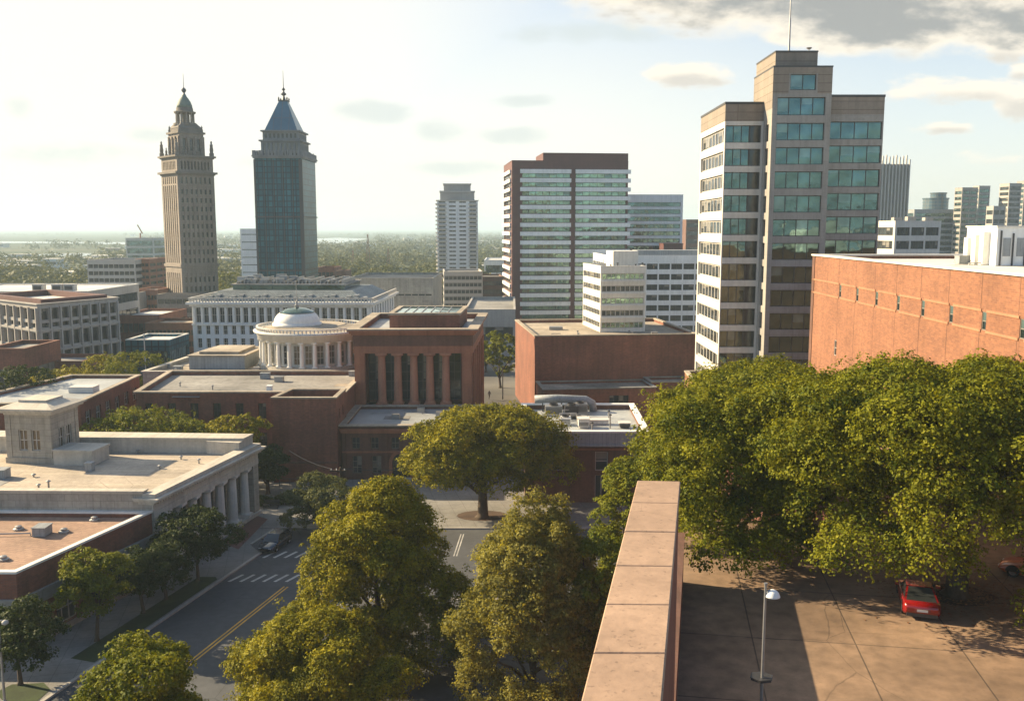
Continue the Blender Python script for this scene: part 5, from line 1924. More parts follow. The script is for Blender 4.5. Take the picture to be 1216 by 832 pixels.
# ------------------------------------------------------------------ other buildings of the middle distance
def build_others():
    def blk(name, label, px0, px1, Y, ytop, D, floors, wall, glass, bays=1, nx=6, head=0.0, roof='roof_grey', win=.5, top=1.0, cat='building', z0=0.0, faces=(0, 3), cop=None, par=.5):
        x0, x1 = XA(px0, ytop, Y), XA(px1, ytop, Y)
        w = (x1 - x0) / math.cos(R(head))
        blank = [i for i in range(4) if i not in faces]
        return banded(name, label, cat, rect(x0, Y, w, D, head), z0, ZA(ytop, Y), floors, wall, glass, nx=nx, bays=bays, faces=faces, blank=blank, top=top, win=win, roof=roof, cop=cop, par=par)
    ff = (0, 1)
    # left of the stone tower
    blk('apartment_block', 'beige apartment block with rows of balconies left of the stone tower', 103, 160, 330, 309, 22, 8, 'frame_pale', 'glass_dark', bays={0: 9, 1: 3}, nx=1, faces=ff, win=.55)
    blk('apartment_block', 'narrow pinkish apartment block touching the beige block by the stone tower', 161, 177, 336, 308, 20, 9, 'red_sand', 'glass_dark', bays={0: 3, 1: 3}, nx=1, faces=ff, win=.5)
    blk('glass_office', 'blue glass office slab far off beyond the apartment block', 149, 182, 620, 283, 30, 5, 'frame_pale', 'glass_teal', nx=10, faces=ff, win=.72)
    blk('office_slab', 'pale windowless slab half hidden behind the teal tower', 285, 307, 420, 272, 24, 9, 'white_band', 'glass_teal', nx=2, faces=(0,), win=.12)
    blk('tan_block', 'tan brick block with small windows beneath the apartment blocks', 158, 187, 290, 344.5, 14, 4, 'red_sand', 'glass_dark', bays={0: 7, 1: 3}, nx=1, faces=ff, roof='roof_tan')
    blk('grey_block', 'flat grey block between the grid block and the tan block', 138, 158, 280, 349, 20, 3, 'grey_frame', 'glass_dark', bays={0: 4}, nx=1, faces=(0,))
    blk('red_shed', 'low red brick shed with a pale roof right of the concrete grid block', 138, 189, 232, 375, 20, 2, 'red_brick', 'glass_dark', bays={0: 8, 1: 4}, nx=1, faces=ff, roof='roof_white')
    blk('brick_row', 'long brown row building with a dark window strip below the stone tower', 172, 232, 222, 384, 12, 3, 'brown_brick', 'glass_dark', bays={0: 12}, nx=1, faces=(0,), roof='roof_tan')
    blk('green_pavilion', 'low dark green glass pavilion with a white roof near the grid block', 149, 201, 196, 404, 12, 1, 'curtain_teal', 'glass_teal', nx=10, faces=ff, roof='roof_white', cop='white_paint', win=.45, top=.6)
    blk('brick_shed', 'small dark red brick shed cut by the left edge below the grid block', -20, 29, 150, 415, 12, 1, 'red_brick', 'glass_dark', nx=3, faces=(0, 1), roof='roof_grey')
    blk('brick_terrace', 'low brick terrace roof in front of the grid block', 29, 98, 160, 430, 10, 1, 'red_brick', 'glass_dark', bays={0: 6}, nx=1, faces=(0,), roof='roof_grey')
    # brick building right behind the turret
    x1, Y = XA(95, 478, 112), 112.0
    p = [(x1 - 16, 110), (x1, Y), (XA(166, 459, 133), 133.0), (x1 - 11, 133)]
    B = Bld('rear_brick_building', 'low red brick building with small pale windows behind the stone turret', 'building', p, 0, 'red_brick')
    z1 = ZA(478, 112)
    F = B.F(1)
    ops = grid_ops(F.L, 6, 0, [(z1 - 3.2, z1 - 1.4)], .5, .6)
    B.w.wall(F, F.L, 0, z1, ops, .25)
    for o in ops: window(B.root, F, o, .25, 2, 2, .08, 'frame_pale', 'glass_warm')
    B.blank((0, 2, 3), 0, z1)
    B.done(z1, 'roof_blue', .3, .4, 'roof_tan', over=.25)
    x, y = P(100, 465, z1 - .3)
    part(B.root, lambda b: b.box(x - 1.6, x + 1.6, y - 1, y + 1, z1 - .29, z1 + .5), 'roof_box', 'roof_white')
    # centre: tan flat hall and the residential tower
    blk('tan_flat_hall', 'plain tan hall with a flat sunlit roof behind the columned hall', 414, 514, 262, 331, 34, 4, 'limestone', 'glass_dark', bays={0: 12}, nx=1, faces=(0,), roof='roof_tan', win=.12, top=3)
    Y = 420
    x0, x1 = XA(519, 260, Y), XA(567.5, 260, Y)
    B = Bld('residential_tower', 'slender grey residential tower with balconies standing alone left of the red tower', 'tower', rect(x0, Y, x1 - x0, 18, -4), 0, 'white_band')
    z1 = ZA(238, Y)
    for i, n in ((0, 4), (3, 3)):
        F = B.F(i)
        fl = 22
        H = (z1 - 4) / fl
        ops = []
        for k in range(fl):
            for j in range(n):
                w = F.L / n
                ops.append((w * j + w * .16, w * (j + 1) - w * .16, 4 + k * H + .7, 4 + (k + 1) * H - .35))
        B.w.wall(F, F.L, 0, z1, ops, .4)
        if i == 0:
            vis = [o for o in ops if o[2] > 12]
            for o in vis[-76:]: window(B.root, F, o, .4, 2, 1, .12, 'frame_pale', 'glass_dark')
        else:
            for o in ops[-24:]: window(B.root, F, o, .4, 1, 1, .12, 'frame_pale', 'glass_dark')
        for j in (0, n - 1):
            w = F.L / n
            for k in range(4, fl):
                part(B.root, lambda b: b.fbox(F, w * j + .3, w * (j + 1) - .3, 4 + k * H, 4 + k * H + .55, 0, .7), 'balcony', 'frame_pale')
    B.blank((1, 2), 0, z1)
    B.done(z1, 'roof_grey', .5, .4, 'frame_pale', over=.5)
    F = B.F(0)
    for (a, c, y0, d) in ((.08, .92, 228, -2), (.17, .83, 219, -3.5)):
        q = [F(F.L * a, d), F(F.L * c, d), F(F.L * c, d - 12), F(F.L * a, d - 12)]
        part(B.root, lambda b: b.prism(q, z1 - .4, ZA(y0, Y)), 'penthouse', 'grey_frame')
        part(B.root, lambda b: b.prism(inset(q, -.3), ZA(y0, Y) + .003, ZA(y0, Y) + .6), 'coping', 'frame_pale')
    blk('podium_block', 'squat pale grid fronted block at the foot of the residential tower', 527, 573, 340, 323, 22, 6, 'frame_pale', 'glass_dark', bays={0: 9, 3: 6}, nx=1, head=-5, win=.55)
    blk('podium_block', 'lower brown block joined to the right of the pale grid fronted block', 570, 598, 352, 329, 20, 4, 'brown_brick', 'glass_dark', nx=6, head=-5, faces=(0,))
    blk('curved_roof_hall', 'low hall with a white roof just left of the red tower', 575, 612, 470, 309, 40, 2, 'white_band', 'glass_teal', nx=8, faces=(0,), roof='roof_white')
    blk('red_cluster_block', 'small reddish building beside the woods behind the teal tower', 376, 397, 380, 318, 16, 4, 'red_brick', 'glass_dark', bays={0: 4}, nx=1, faces=(0,))
    blk('red_cluster_block', 'narrow brown building right of the reddish one by the woods', 399, 410, 372, 322, 14, 4, 'brown_brick', 'glass_dark', bays={0: 3}, nx=1, faces=(0,))
    blk('grey_ramp_hall', 'wide grey roofed hall in the gap between columned hall and red tower', 552, 612, 225, 368, 42, 1, 'grey_frame', 'glass_dark', nx=5, faces=(0,), roof='roof_grey', win=.3)
    blk('brown_slab', 'small brown slab seen between the teal banded block and the office tower', 815, 830, 520, 261, 20, 8, 'brown_brick', 'glass_dark', nx=3, faces=(0,))
    # right skyline
    Y = 205
    x0, x1 = XA(1041, 275, Y), XA(1126, 275, Y)
    B = banded('open_car_park', 'open sided concrete frame car park rising behind the orange brick hall', 'building', rect(x0 + 4, Y, x1 - x0 - 4, 30, -14), 0, ZA(263, Y), 11, 'cream_conc', 'glass_dark', nx=5, bays={0: 3, 3: 4}, win=.6, top=.8)
    F = B.F(0)
    for k, u in enumerate((2.5, 6.0, 10.5)):
        x, y = F(u, -3)
        part(B.root, lambda b: b.box(x - .9, x + .9, y - .8, y + .8, ZA(263, Y) - .5, ZA(258 - (k % 2), Y)), 'roof_box', 'grey_frame')
    Y = 390
    x0, x1 = XA(1042, 240, Y), XA(1081, 240, Y)
    pz = rect(x0, Y + 1.0, x1 - x0, 14, -6)
    z1 = ZA(195, Y)
    B = Bld('spiked_tower', 'grey tower ending in a crown of slim vertical fins, right of the office tower', 'tower', pz, 0, 'grey_frame')
    for i, n in ((0, 9), (3, 7)):
        F = B.F(i)
        ops = grid_ops(F.L, n, 0, [(4, z1 - 1)], .55, .2)
        B.w.wall(F, F.L, 0, z1, ops, .35)
        for o in ops: window(B.root, F, o, .35, 1, 22, .2, 'grey_frame', 'glass_dark', 'window_bay')
        for k in range(n + 1):
            u = .2 + (F.L - .4) * k / n
            hh = ZA(186 - (k % 3) + (3 if k in (0, n) else 0), Y)
            part(B.root, lambda b: b.fbox(F, u - .2, u + .2, 0, hh, 0, .7), 'fin', 'frame_pale')
    B.blank((1, 2), 0, z1)
    B.done(z1, 'roof_grey', .4, .3, 'grey_frame')
    # glass towers in the haze
    Y = 470
    for k, (a, c, yt, lb) in enumerate(((1086, 1146, 249, 'wide stepped glass block in the haze behind the open car park'),)):
        x0, x1 = XA(a, yt, Y), XA(c, yt, Y)
        B = banded('stepped_glass_block', lb, 'building', rect(x0, Y, x1 - x0, 18, -3), 0, ZA(yt, Y), 14, 'bluegrey_metal', 'glass_teal', nx=12, faces=(0, 3), win=.6)
        F = B.F(0)
        for (fa, fc, y0) in ((.34, .82, 236), (.48, .78, 229.5)):
            cxx, cyy = F(F.L * (fa + fc) / 2, -8)
            rr = F.L * (fc - fa) / 2
            part(B.root, lambda b: b.lathe([(rr, ZA(yt, Y) - .5), (rr, ZA(y0, Y)), (rr + .3, ZA(y0, Y)), (rr + .3, ZA(y0, Y) + .6), (rr - .6, ZA(y0, Y) + .6)], (cxx, cyy, 0), 28), 'round_storey', 'curtain_blue')
    blk('hazy_tower', 'broad hazy tower in the right skyline with pale vertical stripe', 1143, 1162, 460, 223, 7, 18, 'grey_conc', 'glass_teal', nx=4, bays={0: 2, 3: 1}, head=-3, win=.55, cat='tower')
    blk('hazy_tower', 'slim hazy tower pressed against the right side of the broad one', 1163, 1176.5, 475, 221, 6, 18, 'grey_frame', 'glass_teal', nx=4, head=-3, win=.6, cat='tower')
    blk('hazy_block', 'low hazy slab between the towers of the right skyline', 1180, 1195, 440, 245, 6, 10, 'grey_frame', 'glass_dark', nx=3, bays={0: 2}, head=-3, cat='building')
    blk('hazy_tower', 'dark hazy tower at the far right of the skyline', 1199, 1214, 450, 218, 8, 20, 'grey_frame', 'glass_dark', nx=4, head=-4, win=.6, cat='tower')
    blk('hazy_tower', 'teal hazy tower cut by the right picture edge', 1217, 1236, 490, 215, 7, 20, 'grey_conc', 'glass_teal', nx=5, head=-3, win=.6, cat='tower')
    # construction crane on the blue glass office
    cx, cyy = XA(162, 285, 625), 632
    r = thing('tower_crane', 'thin tower crane leaning over the far blue glass office', 'crane', (cx, cyy, ZA(284, 620)))
    z0 = ZA(284, 620)
    part(r, lambda b: b.tube([(cx, cyy, z0), (cx, cyy, z0 + 4)], .5, 5), 'mast', 'red_sand')
    part(r, lambda b: b.tube([(cx + 1.5, cyy, z0 + 3.6), (cx - 1.6, cyy, z0 + 9.5)], .4, 5), 'jib', 'red_sand')
    # tall thin masts by the woods
    for k, (px, py, lb) in enumerate(((437, 264, 'thin reddish lattice mast rising from the woods left of the residential tower'), (461, 281, 'second shorter lattice mast right of the tall one in the woods'), (419, 283, 'short lattice mast left of the tall one by the woods'))):
        Y = 640
        x = XA(px, 300, Y)
        r = thing('lattice_mast', lb, 'mast', (x, Y, 0))
        def lat(b):
            zt = ZA(py + 14, Y)
            for sx in (-1, 1):
                b.tube([(x + sx * 1.6, Y, 0), (x + sx * .25, Y, zt)], .22, 4)
            for q in range(8):
                t0, t1 = q / 8, (q + 1) / 8
                b.tube([(x - 1.6 + 1.35 * t0, Y, zt * t0), (x + 1.6 - 1.35 * t1, Y, zt * t1)], .16, 4)
        part(r, lat, 'lattice', 'red_sand')
    # low buildings on the plain
    rnd = random.Random(21)
    proto = None
    mats = ['white_band', 'roof_white', 'frame_pale', 'red_sand', 'grey_frame']
    protos = []
    for k in range(5):
        r = thing('distant_building', 'tiny pale hazy building lost in the wooded plain below the horizon', 'building', (0, 0, 0), 'small buildings on the plain')
        w_, d_, h_ = rnd.uniform(12, 34), rnd.uniform(10, 20), rnd.uniform(4, 9)
        p = [(-w_ / 2, -d_ / 2), (w_ / 2, -d_ / 2), (w_ / 2, d_ / 2), (-w_ / 2, d_ / 2)]
        part(r, lambda b: b.prism(p, 0, h_, bottom=False), 'wall', mats[k])
        part(r, lambda b: b.prism(inset(p, -.3), h_ + .01, h_ + .6), 'roof', 'roof_white')
        F = frame(p[0], p[1])
        part(r, lambda b: b.fbox(F, 1, F.L - 1, h_ * .45, h_ * .75, 0, .1), 'window_band', 'glass_dark')
        protos.append(r)
    n = 0
    for i in range(4000):
        if n >= 150:
            break
        px, Y = rnd.uniform(-20, 840), 480 * (8.0 ** (rnd.random() ** 1.3))
        x = XA(px, 280, Y)
        py = 271 + 1100 * 32 / Y
        if 298 < py < 312 and px < 115: continue
        if 281 < py < 292 and (px < 155 or 338 < px < 440): continue
        if px > 360 and px < 520 and py > 296: continue
        src = protos[n % 5]
        if n < 5:
            src.location = (x, Y, 0); src.rotation_euler.z = rnd.uniform(-.5, .5)
        else:
            c = src.copy(); COL.objects.link(c)
            c.location = (x, Y, 0); c.rotation_euler.z = rnd.uniform(-.5, .5)
            for ch in list(src.children):
                d = ch.copy(); COL.objects.link(d); d.parent = c
        n += 1


build_others()


# ------------------------------------------------------------------ trees
def quads_object(name, V, mat, parent=None):
    n = len(V)
    me = bpy.data.meshes.new(name)
    me.vertices.add(n * 4)
    me.vertices.foreach_set('co', V.reshape(-1).astype(np.float32))
    me.loops.add(n * 4)
    me.loops.foreach_set('vertex_index', np.arange(n * 4, dtype=np.int32))
    me.polygons.add(n)
    me.polygons.foreach_set('loop_start', np.arange(0, n * 4, 4, dtype=np.int32))
    me.polygons.foreach_set('loop_total', np.full(n, 4, dtype=np.int32))
    me.materials.append(mat)
    me.update(calc_edges=True)
    o = bpy.data.objects.new(name, me)
    COL.objects.link(o)
    if parent:
        o.parent = parent
    return o


def unit(v):
    return v / np.maximum(np.linalg.norm(v, axis=-1, keepdims=True), 1e-9)


def leaf_quads(rng, lobes, n, size, per=26, cl=None, droop=.25, zmin=-.55, puff=None):
    """leaves on the upper shells of many puffs, the puffs spread over the lobes, a few leaves deeper inside"""
    lobes = np.array(lobes, dtype=float)
    nc = max(4, n // per)
    area = (lobes[:, 3] * lobes[:, 4] + lobes[:, 4] * lobes[:, 5] + lobes[:, 3] * lobes[:, 5])
    k = rng.choice(len(lobes), nc * 4, p=area / area.sum())
    d = unit(rng.normal(size=(nc * 4, 3)) + np.array([0, 0, .25]))
    keep = d[:, 2] > zmin
    k, d = k[keep], d[keep]
    rad = rng.uniform(.62, 1.0, size=(len(k), 1)) ** .8
    rad = np.where(rng.random((len(k), 1)) < .10, rad * rng.uniform(1.1, 1.45, size=(len(k), 1)), rad)
    c = lobes[k, :3] + d * lobes[k, 3:6] * rad
    q = np.ones(len(c), bool)
    for j in range(len(lobes)):
        e = np.linalg.norm((c - lobes[j, :3]) / lobes[j, 3:6], axis=1)
        q &= ~((e < .72) & (k != j) & (rng.random(len(c)) < .92))
    c, d, k = c[q][:nc], d[q][:nc], k[q][:nc]
    m = len(c)
    pr = (puff or size * 2.6) * rng.uniform(.55, 1.35, size=(m, 1, 1))
    dd = unit(rng.normal(size=(m, per, 3)) + d[:, None, :] * .7 + np.array([0, 0, .45]))
    off = dd * pr * rng.uniform(.45, 1.1, size=(m, per, 1)) * np.array([1, 1, .62])
    off[:, :, 2] -= droop * np.linalg.norm(off[:, :, :2], axis=2)
    pos = (c[:, None, :] + off).reshape(-1, 3)
    nrm = unit(dd.reshape(-1, 3) * .9 + np.array([0, 0, .25]) + rng.normal(size=pos.shape) * .36)
    a = unit(np.cross(nrm, rng.normal(size=pos.shape)))
    b = np.cross(nrm, a)
    s = size * rng.uniform(.6, 1.3, size=(len(pos), 1))
    A, Bv = a * s * .5, b * s * .36
    tip = nrm * s * .12
    return np.stack([pos - A, pos + Bv + tip, pos + A - tip * .6, pos - Bv + tip], axis=1)


def tree(name, label, x, y, z0, H, Rc, zc0, n, size, mat, seed, lobes=14, group=None, trunk_r=.3, extra=(), squash=1.0, lobe_r=.42, per=26, droop=.25, cl=None, limbs=6, cat='tree', puff=None, cone=0.0):
    """tapered trunk with limbs, crown of leaf clumps on many lobes"""
    rng = np.random.default_rng(seed)
    r = thing(name, label, cat, (x, y, z0), group)
    zc, rv = (H + zc0) / 2, (H - zc0) / 2
    L = []
    ph = rng.uniform(0, 6.28, 3)
    for i in range(lobes):
        # spread by golden angle, more above than below, pushed in and out so the outline breaks up
        t = (i + .5) / lobes
        zz = 1 - 1.8 * t + rng.uniform(-.12, .12)
        zz = max(-.9, min(1, zz))
        a = i * 2.39996 + rng.uniform(-.5, .5)
        h = math.sqrt(max(0, 1 - zz * zz))
        lr = lobe_r * Rc * rng.uniform(.6, 1.45)
        env = 1 + .13 * math.sin(2 * a + ph[0]) + .10 * math.sin(3 * a + ph[1] + zz * 2)
        k = rng.uniform(.52, .92) * env * (1 - cone * max(0.0, (zz + .7) / 1.7))
        lz = min(lr, rv * .6) * rng.uniform(.45, .70)
        L.append((Rc * k * h * math.cos(a), Rc * k * h * math.sin(a) * squash, min(zc + rv * (.9 * zz + .12 * math.sin(2 * a + ph[2])), H - lz * rng.uniform(.8, 2.2)), lr, lr, lz))
    L.append((0, 0, zc - rv * .1, Rc * .42, Rc * .42 * squash, rv * .5))
    L += [tuple(e) for e in extra]
    V = leaf_quads(rng, L, n, size, per, cl, droop, puff=puff or max(.45, Rc * .095))
    quads_object('crown', V, M[mat], r)
    b = MB()
    top = max(zc0 + rv * .9, zc0 + .5)
    bend = rng.uniform(-.25, .25, size=4)
    path = [(0, 0, -.05), (.03, 0, .25), (bend[0] * .5, bend[1] * .5, zc0 * .7 + .2), (bend[0], bend[1], zc0 + rv * .3), (bend[2], bend[3], top)]
    b.tube(path, [trunk_r * 1.7, trunk_r * 1.15, trunk_r * .9, trunk_r * .7, trunk_r * .3], 9)
    order = sorted(range(min(len(L), lobes)), key=lambda i: L[i][2])
    for j in range(limbs):
        e = L[order[(j * 2) % len(order)]]
        s = Vector((bend[0] * .8, bend[1] * .8, zc0 * .75 + .2 + rv * .08 * j))
        t = Vector((e[0] * .9, e[1] * .9, e[2]))
        mid = s.lerp(t, .5) + Vector((0, 0, .08 * (t - s).length))
        b.tube([s, mid, t], [trunk_r * .5, trunk_r * .34, trunk_r * .1], 6)
    o = b.build('trunk', M['bark'], None, True)
    o.parent = r
    return r


def place_trees():
    # deck trees on the right
    x, y = P(1135, 706, DZ)
    tree('maple_tree', 'largest maple crown at right, its trunk standing in mulch beside the red car', x, y, DZ, 13.4, 9.0, 4.6, 190000, .18, 'leaf_maple', 1, 52, trunk_r=.52, lobe_r=.235, puff=.68, limbs=9,
         extra=[(-7.6, 0, 7.6, 2.6, 2.4, 1.6), (-4.6, -3.0, 9.2, 2.4, 2.0, 1.3), (-6.6, -3.4, 3.7, 2.2, 1.6, 1.1), (-3.6, -5.0, 4.2, 2.1, 1.5, 1.1), (1.4, -5.6, 1.6, .9, .8, 1.0), (3.6, -3.8, 3.0, 1.6, 1.4, 1.2), (2.2, -5.2, 2.2, .8, .8, 1.1), (-5.2, -1.2, 4.2, 2.6, 2.2, 1.3), (-7.0, 1.0, 5.0, 2.4, 2.2, 1.6), (6.5, 2.0, 8.0, 3.4, 3.2, 2.4), (1.0, -6.2, 6.0, 2.8, 2.0, 1.8), (-3.0, -5.6, 6.4, 2.6, 2.0, 1.7)])
    tree('maple_tree', 'maple behind the parapet end, crown hanging low over the shaded deck', 13.6, 55.5, DZ, 10.6, 5.4, .6, 125000, .175, 'leaf_maple', 2, 32, trunk_r=.4, lobe_r=.29, puff=.6,
         extra=[(-2.8, -1.2, 8.2, 2.0, 2.0, 1.5), (.6, -3.0, 3.6, 1.8, 1.4, 1.8), (-1.6, -2.4, 2.6, 1.8, 1.6, 1.6), (2.6, -2.4, 4.0, 1.8, 1.4, 1.6), (3.6, -1.0, 7.2, 2.2, 2.0, 1.8), (4.8, -1.6, 5.4, 2.2, 1.8, 1.5), (-3.6, -1.0, 5.4, 2.0, 1.8, 1.6), (-1.6, -5.0, 1.6, 1.6, 1.1, 1.1), (.6, -4.8, 1.8, 1.5, 1.1, 1.1), (2.4, -4.2, 2.4, 1.7, 1.2, 1.2)])
    tree('maple_tree', 'rear maple on the deck between the low hanging tree and the orange brick wall', 19.0, 66.5, DZ, 9.9, 8.8, 2.2, 130000, .21, 'leaf_maple', 3, 38, trunk_r=.5, lobe_r=.27, puff=.8,
         extra=[(-6.6, -2.0, 7.0, 2.6, 2.4, 1.8)])
    tree('maple_tree', 'partly cut off maple leaving the frame at the right edge behind the others', 37.5, 62.5, DZ, 12.2, 7.6, 3.2, 40000, .32, 'leaf_maple', 4, 30, trunk_r=.5, lobe_r=.28)
    # street trees in the middle
    tree('sweetgum_tree', 'big golden green tree in the middle of the foreground, dark on its right side', -10.2, 67.0, .1, 13.4, 6.9, .8, 155000, .18, 'leaf_gold', 5, 46, trunk_r=.4, lobe_r=.215, puff=.52, cone=.5,
         extra=[(-3.4, -2.0, 7.2, 1.9, 1.8, 1.7), (3.4, -2.0, 6.0, 2.6, 2.4, 2.2), (-4.9, -2.5, 3.4, 2.0, 2.0, 1.6), (1.4, .4, 12.0, 1.6, 1.6, 1.3), (3.6, -2.4, 3.0, 2.6, 2.4, 2.6), (2.4, .6, 9.4, 2.2, 2.2, 2.0), (4.6, -3.4, 2.2, 2.3, 2.2, 1.8), (2.2, -5.0, 2.0, 2.2, 2.0, 1.7), (5.4, -.5, 4.6, 2.0, 2.0, 1.7)])
    tree('sweetgum_tree', 'lower golden tree at the bottom edge below the big golden green tree', -12.4, 55.5, .1, 7.7, 5.9, .8, 115000, .165, 'leaf_gold', 6, 38, trunk_r=.3, lobe_r=.235, puff=.48, cone=.3, extra=[(.5, .5, 6.6, 2.2, 2.0, 1.3)])
    tree('street_tree', 'green tree at the bottom edge in front of the road, left of the golden trees', -18.3, 43.0, .1, 11.9, 3.4, 3.0, 56000, .165, 'leaf_green', 7, 26, trunk_r=.25, lobe_r=.34, puff=.42)
    rs = random.Random(4)
    sprays = []
    for i in range(120):
        a, q = i * 2.4, rs.uniform(.25, 1.0)
        h = 14.0 - 8.8 * q ** 2.2 + rs.uniform(-.8, .3)
        sprays.append((5.2 * q * math.cos(a), 5.2 * q * math.sin(a), h - .9 - rs.uniform(0, 2.5) * q, .42, .42, rs.uniform(1.0, 1.8)))
    tree('olive_tree', 'feathery olive brown tree with spiky top between the golden tree and the parapet', 1.5, 58.5, .1, 12.9, 5.9, .4, 130000, .165, 'leaf_olive', 8, 26, trunk_r=.3, lobe_r=.20, per=18, droop=-.5, puff=.42, cone=.35,
         extra=sprays + [(.2, .4, 13.6, .5, .5, 1.4), (1.6, 0, 13.3, .45, .45, 1.4), (-.9, .2, 13.2, .5, .5, 1.2), (-3.4, -1.5, 2.0, 1.8, 1.8, 1.4), (3.4, -1.5, 2.2, 1.8, 1.8, 1.5), (0, -3.6, 1.8, 1.9, 1.7, 1.4)])
    tree('street_tree', 'fresh green tree tucked against the left side of the parapet', 9.2, 69.5, .1, 14.2, 3.5, 2.5, 34000, .22, 'leaf_green', 9, 15, trunk_r=.25, lobe_r=.42)
    tree('street_tree', 'slim green tree below the parapet with its top just left of the coping', 5.4, 58.0, .1, 12.2, 2.6, 1.5, 22000, .2, 'leaf_green', 19, 12, trunk_r=.2, lobe_r=.45)
    x, y = P(573, 614, .15)
    tree('spreading_tree', 'wide spreading yellow green tree standing in a mulch pit before the columned hall', x, y, .14, 12.6, 8.9, 3.2, 100000, .25, 'leaf_gold', 10, 44, trunk_r=.55, lobe_r=.235, puff=.75, squash=.8, limbs=8,
         extra=[(6.2, .5, 8.5, 3.6, 3.0, 2.9), (7.6, 0, 5.6, 2.8, 2.4, 2.2), (-6.5, 0, 6.2, 2.4, 2.2, 1.8)])
    x, y = P(376, 634, .13)
    tree('round_tree', 'small round grey green tree behind the parked blue car', x, y + 1.5, .13, 5.9, 3.5, .6, 24000, .19, 'leaf_grey', 11, 14, trunk_r=.18, lobe_r=.45)
    # along the left pavement
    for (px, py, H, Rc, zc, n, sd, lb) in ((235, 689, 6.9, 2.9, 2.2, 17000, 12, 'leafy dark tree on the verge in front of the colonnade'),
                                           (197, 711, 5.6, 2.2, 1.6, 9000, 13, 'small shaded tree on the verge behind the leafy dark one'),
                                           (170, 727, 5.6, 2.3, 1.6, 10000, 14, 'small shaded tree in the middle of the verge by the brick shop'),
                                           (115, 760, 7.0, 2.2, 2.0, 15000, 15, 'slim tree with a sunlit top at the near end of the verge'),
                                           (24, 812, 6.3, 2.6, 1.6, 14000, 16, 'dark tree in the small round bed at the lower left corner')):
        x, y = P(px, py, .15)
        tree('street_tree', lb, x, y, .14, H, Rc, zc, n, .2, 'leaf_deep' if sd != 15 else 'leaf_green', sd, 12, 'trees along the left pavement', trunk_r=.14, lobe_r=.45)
    # trees around the buildings further back
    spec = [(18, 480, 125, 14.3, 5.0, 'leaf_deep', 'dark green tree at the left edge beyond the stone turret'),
            (84, 472, 142, 11.2, 6.0, 'leaf_gold', 'yellowing tree low beneath the concrete grid block'),
            (120, 470, 150, 11.6, 4.0, 'leaf_gold', 'olive yellow tree between the yellowing one and the stone wing'),
            (157, 474, 146, 12.8, 4.6, 'leaf_green', 'green tree beside the stone wing left wall'),
            (168, 530, 113, 11.0, 6.2, 'leaf_green', 'broad green tree behind the classical building roof, left one'),
            (218, 535, 112, 9.4, 4.2, 'leaf_green', 'lower green tree in the middle behind the classical building roof'),
            (284, 560, 110, 10.0, 3.8, 'leaf_gold', 'yellow tipped tree at the corner of the classical building'),
            (318, 590, 109, 6.4, 2.2, 'leaf_deep', 'narrow dark tree against the plain brick block'),
            (594, 450, 185, 12.0, 4.9, 'leaf_green', 'round green tree in the gap left of the brick box'),
            (577, 440, 205, 9.0, 4.0, 'leaf_green', 'green tree partly behind the columned hall by the round one'),
            (188, 352, 352, 12.5, 6.0, 'leaf_gold', 'golden tree at the left foot of the stone tower'),
            (270, 352, 372, 15.0, 6.5, 'leaf_green', 'hazy green tree right of the stone tower'),
            (262, 356, 352, 9.0, 3.6, 'leaf_gold', 'small golden tree just right of the stone tower base'),
            (92, 318, 430, 10.0, 7.0, 'leaf_gold', 'golden tree beyond the white roofed hall')]
    for k, (px, py, Y, H, Rc, mt, lb) in enumerate(spec):
        x = XA(px, py, Y)
        far = Y > 160
        tree('tree', lb, x, Y, 0, H, Rc, H * .15, 13000 if not far else 3500, .26 if not far else .62, mt, 40 + k, 12, 'trees among the far buildings' if far else 'trees behind the near buildings', trunk_r=.25, lobe_r=.43, per=20, limbs=4)
    # fallen leaves round the big maple
    rl = np.random.default_rng(5)
    m = 1500
    rr = np.abs(rl.normal(size=m)) * 3.2
    aa = rl.uniform(0, 6.283, m)
    bx_, by_ = P(1135, 706, DZ)
    c = np.stack([bx_ + rr * np.cos(aa) + .8, by_ + rr * np.sin(aa) * .8, np.full(m, DZ + .03)], 1)
    ang = rl.uniform(0, 6.283, m)
    A = np.stack([np.cos(ang), np.sin(ang), rl.uniform(-.2, .2, m)], 1) * .09
    Bq = np.stack([-np.sin(ang), np.cos(ang), rl.uniform(-.2, .2, m)], 1) * .06
    lit = quads_object('leaf_litter', np.stack([c - A, c + Bq, c + A, c - Bq], 1), M['litter'])
    lit['kind'] = 'stuff'
    tag(lit, 'brown fallen leaves scattered round the maple trunk', 'fallen leaves')
    # woods beyond the town: nobody could count these
    rng = np.random.default_rng(77)
    parts_ = []
    for i in range(5200):
        Y = 400 * (11.0 ** (rng.random() ** 1.1))
        px = rng.uniform(-150, 860)
        py = 271 + 1100 * 32 / Y
        if 297 < py < 313 and px < 122: continue
        if 280 < py < 293 and (px < 165 or 332 < px < 446): continue
        dens = .95 if (360 < px < 620 and py > 291) else .55
        if math.sin(px * .031 + Y * .009) * math.cos(Y * .013 - px * .017) > dens - .35: continue
        x = XA(px, py, Y)
        h = rng.uniform(6, 11); rc = rng.uniform(3.2, 6.0)
        m = 34 if Y < 900 else 14
        s = 2.1 if Y < 900 else 3.6
        lob = [(x, Y, h * .55, rc, rc, h * .45)]
        parts_.append(leaf_quads(rng, lob, m * 2, s, per=6, cl=s * .7, zmin=-.2))
    V = np.concatenate(parts_)
    o = quads_object('distant_woods', V, M['leaf_woods'])
    o['kind'] = 'stuff'
    tag(o, 'hazy belts of woodland covering the plain out to the horizon', 'woods')


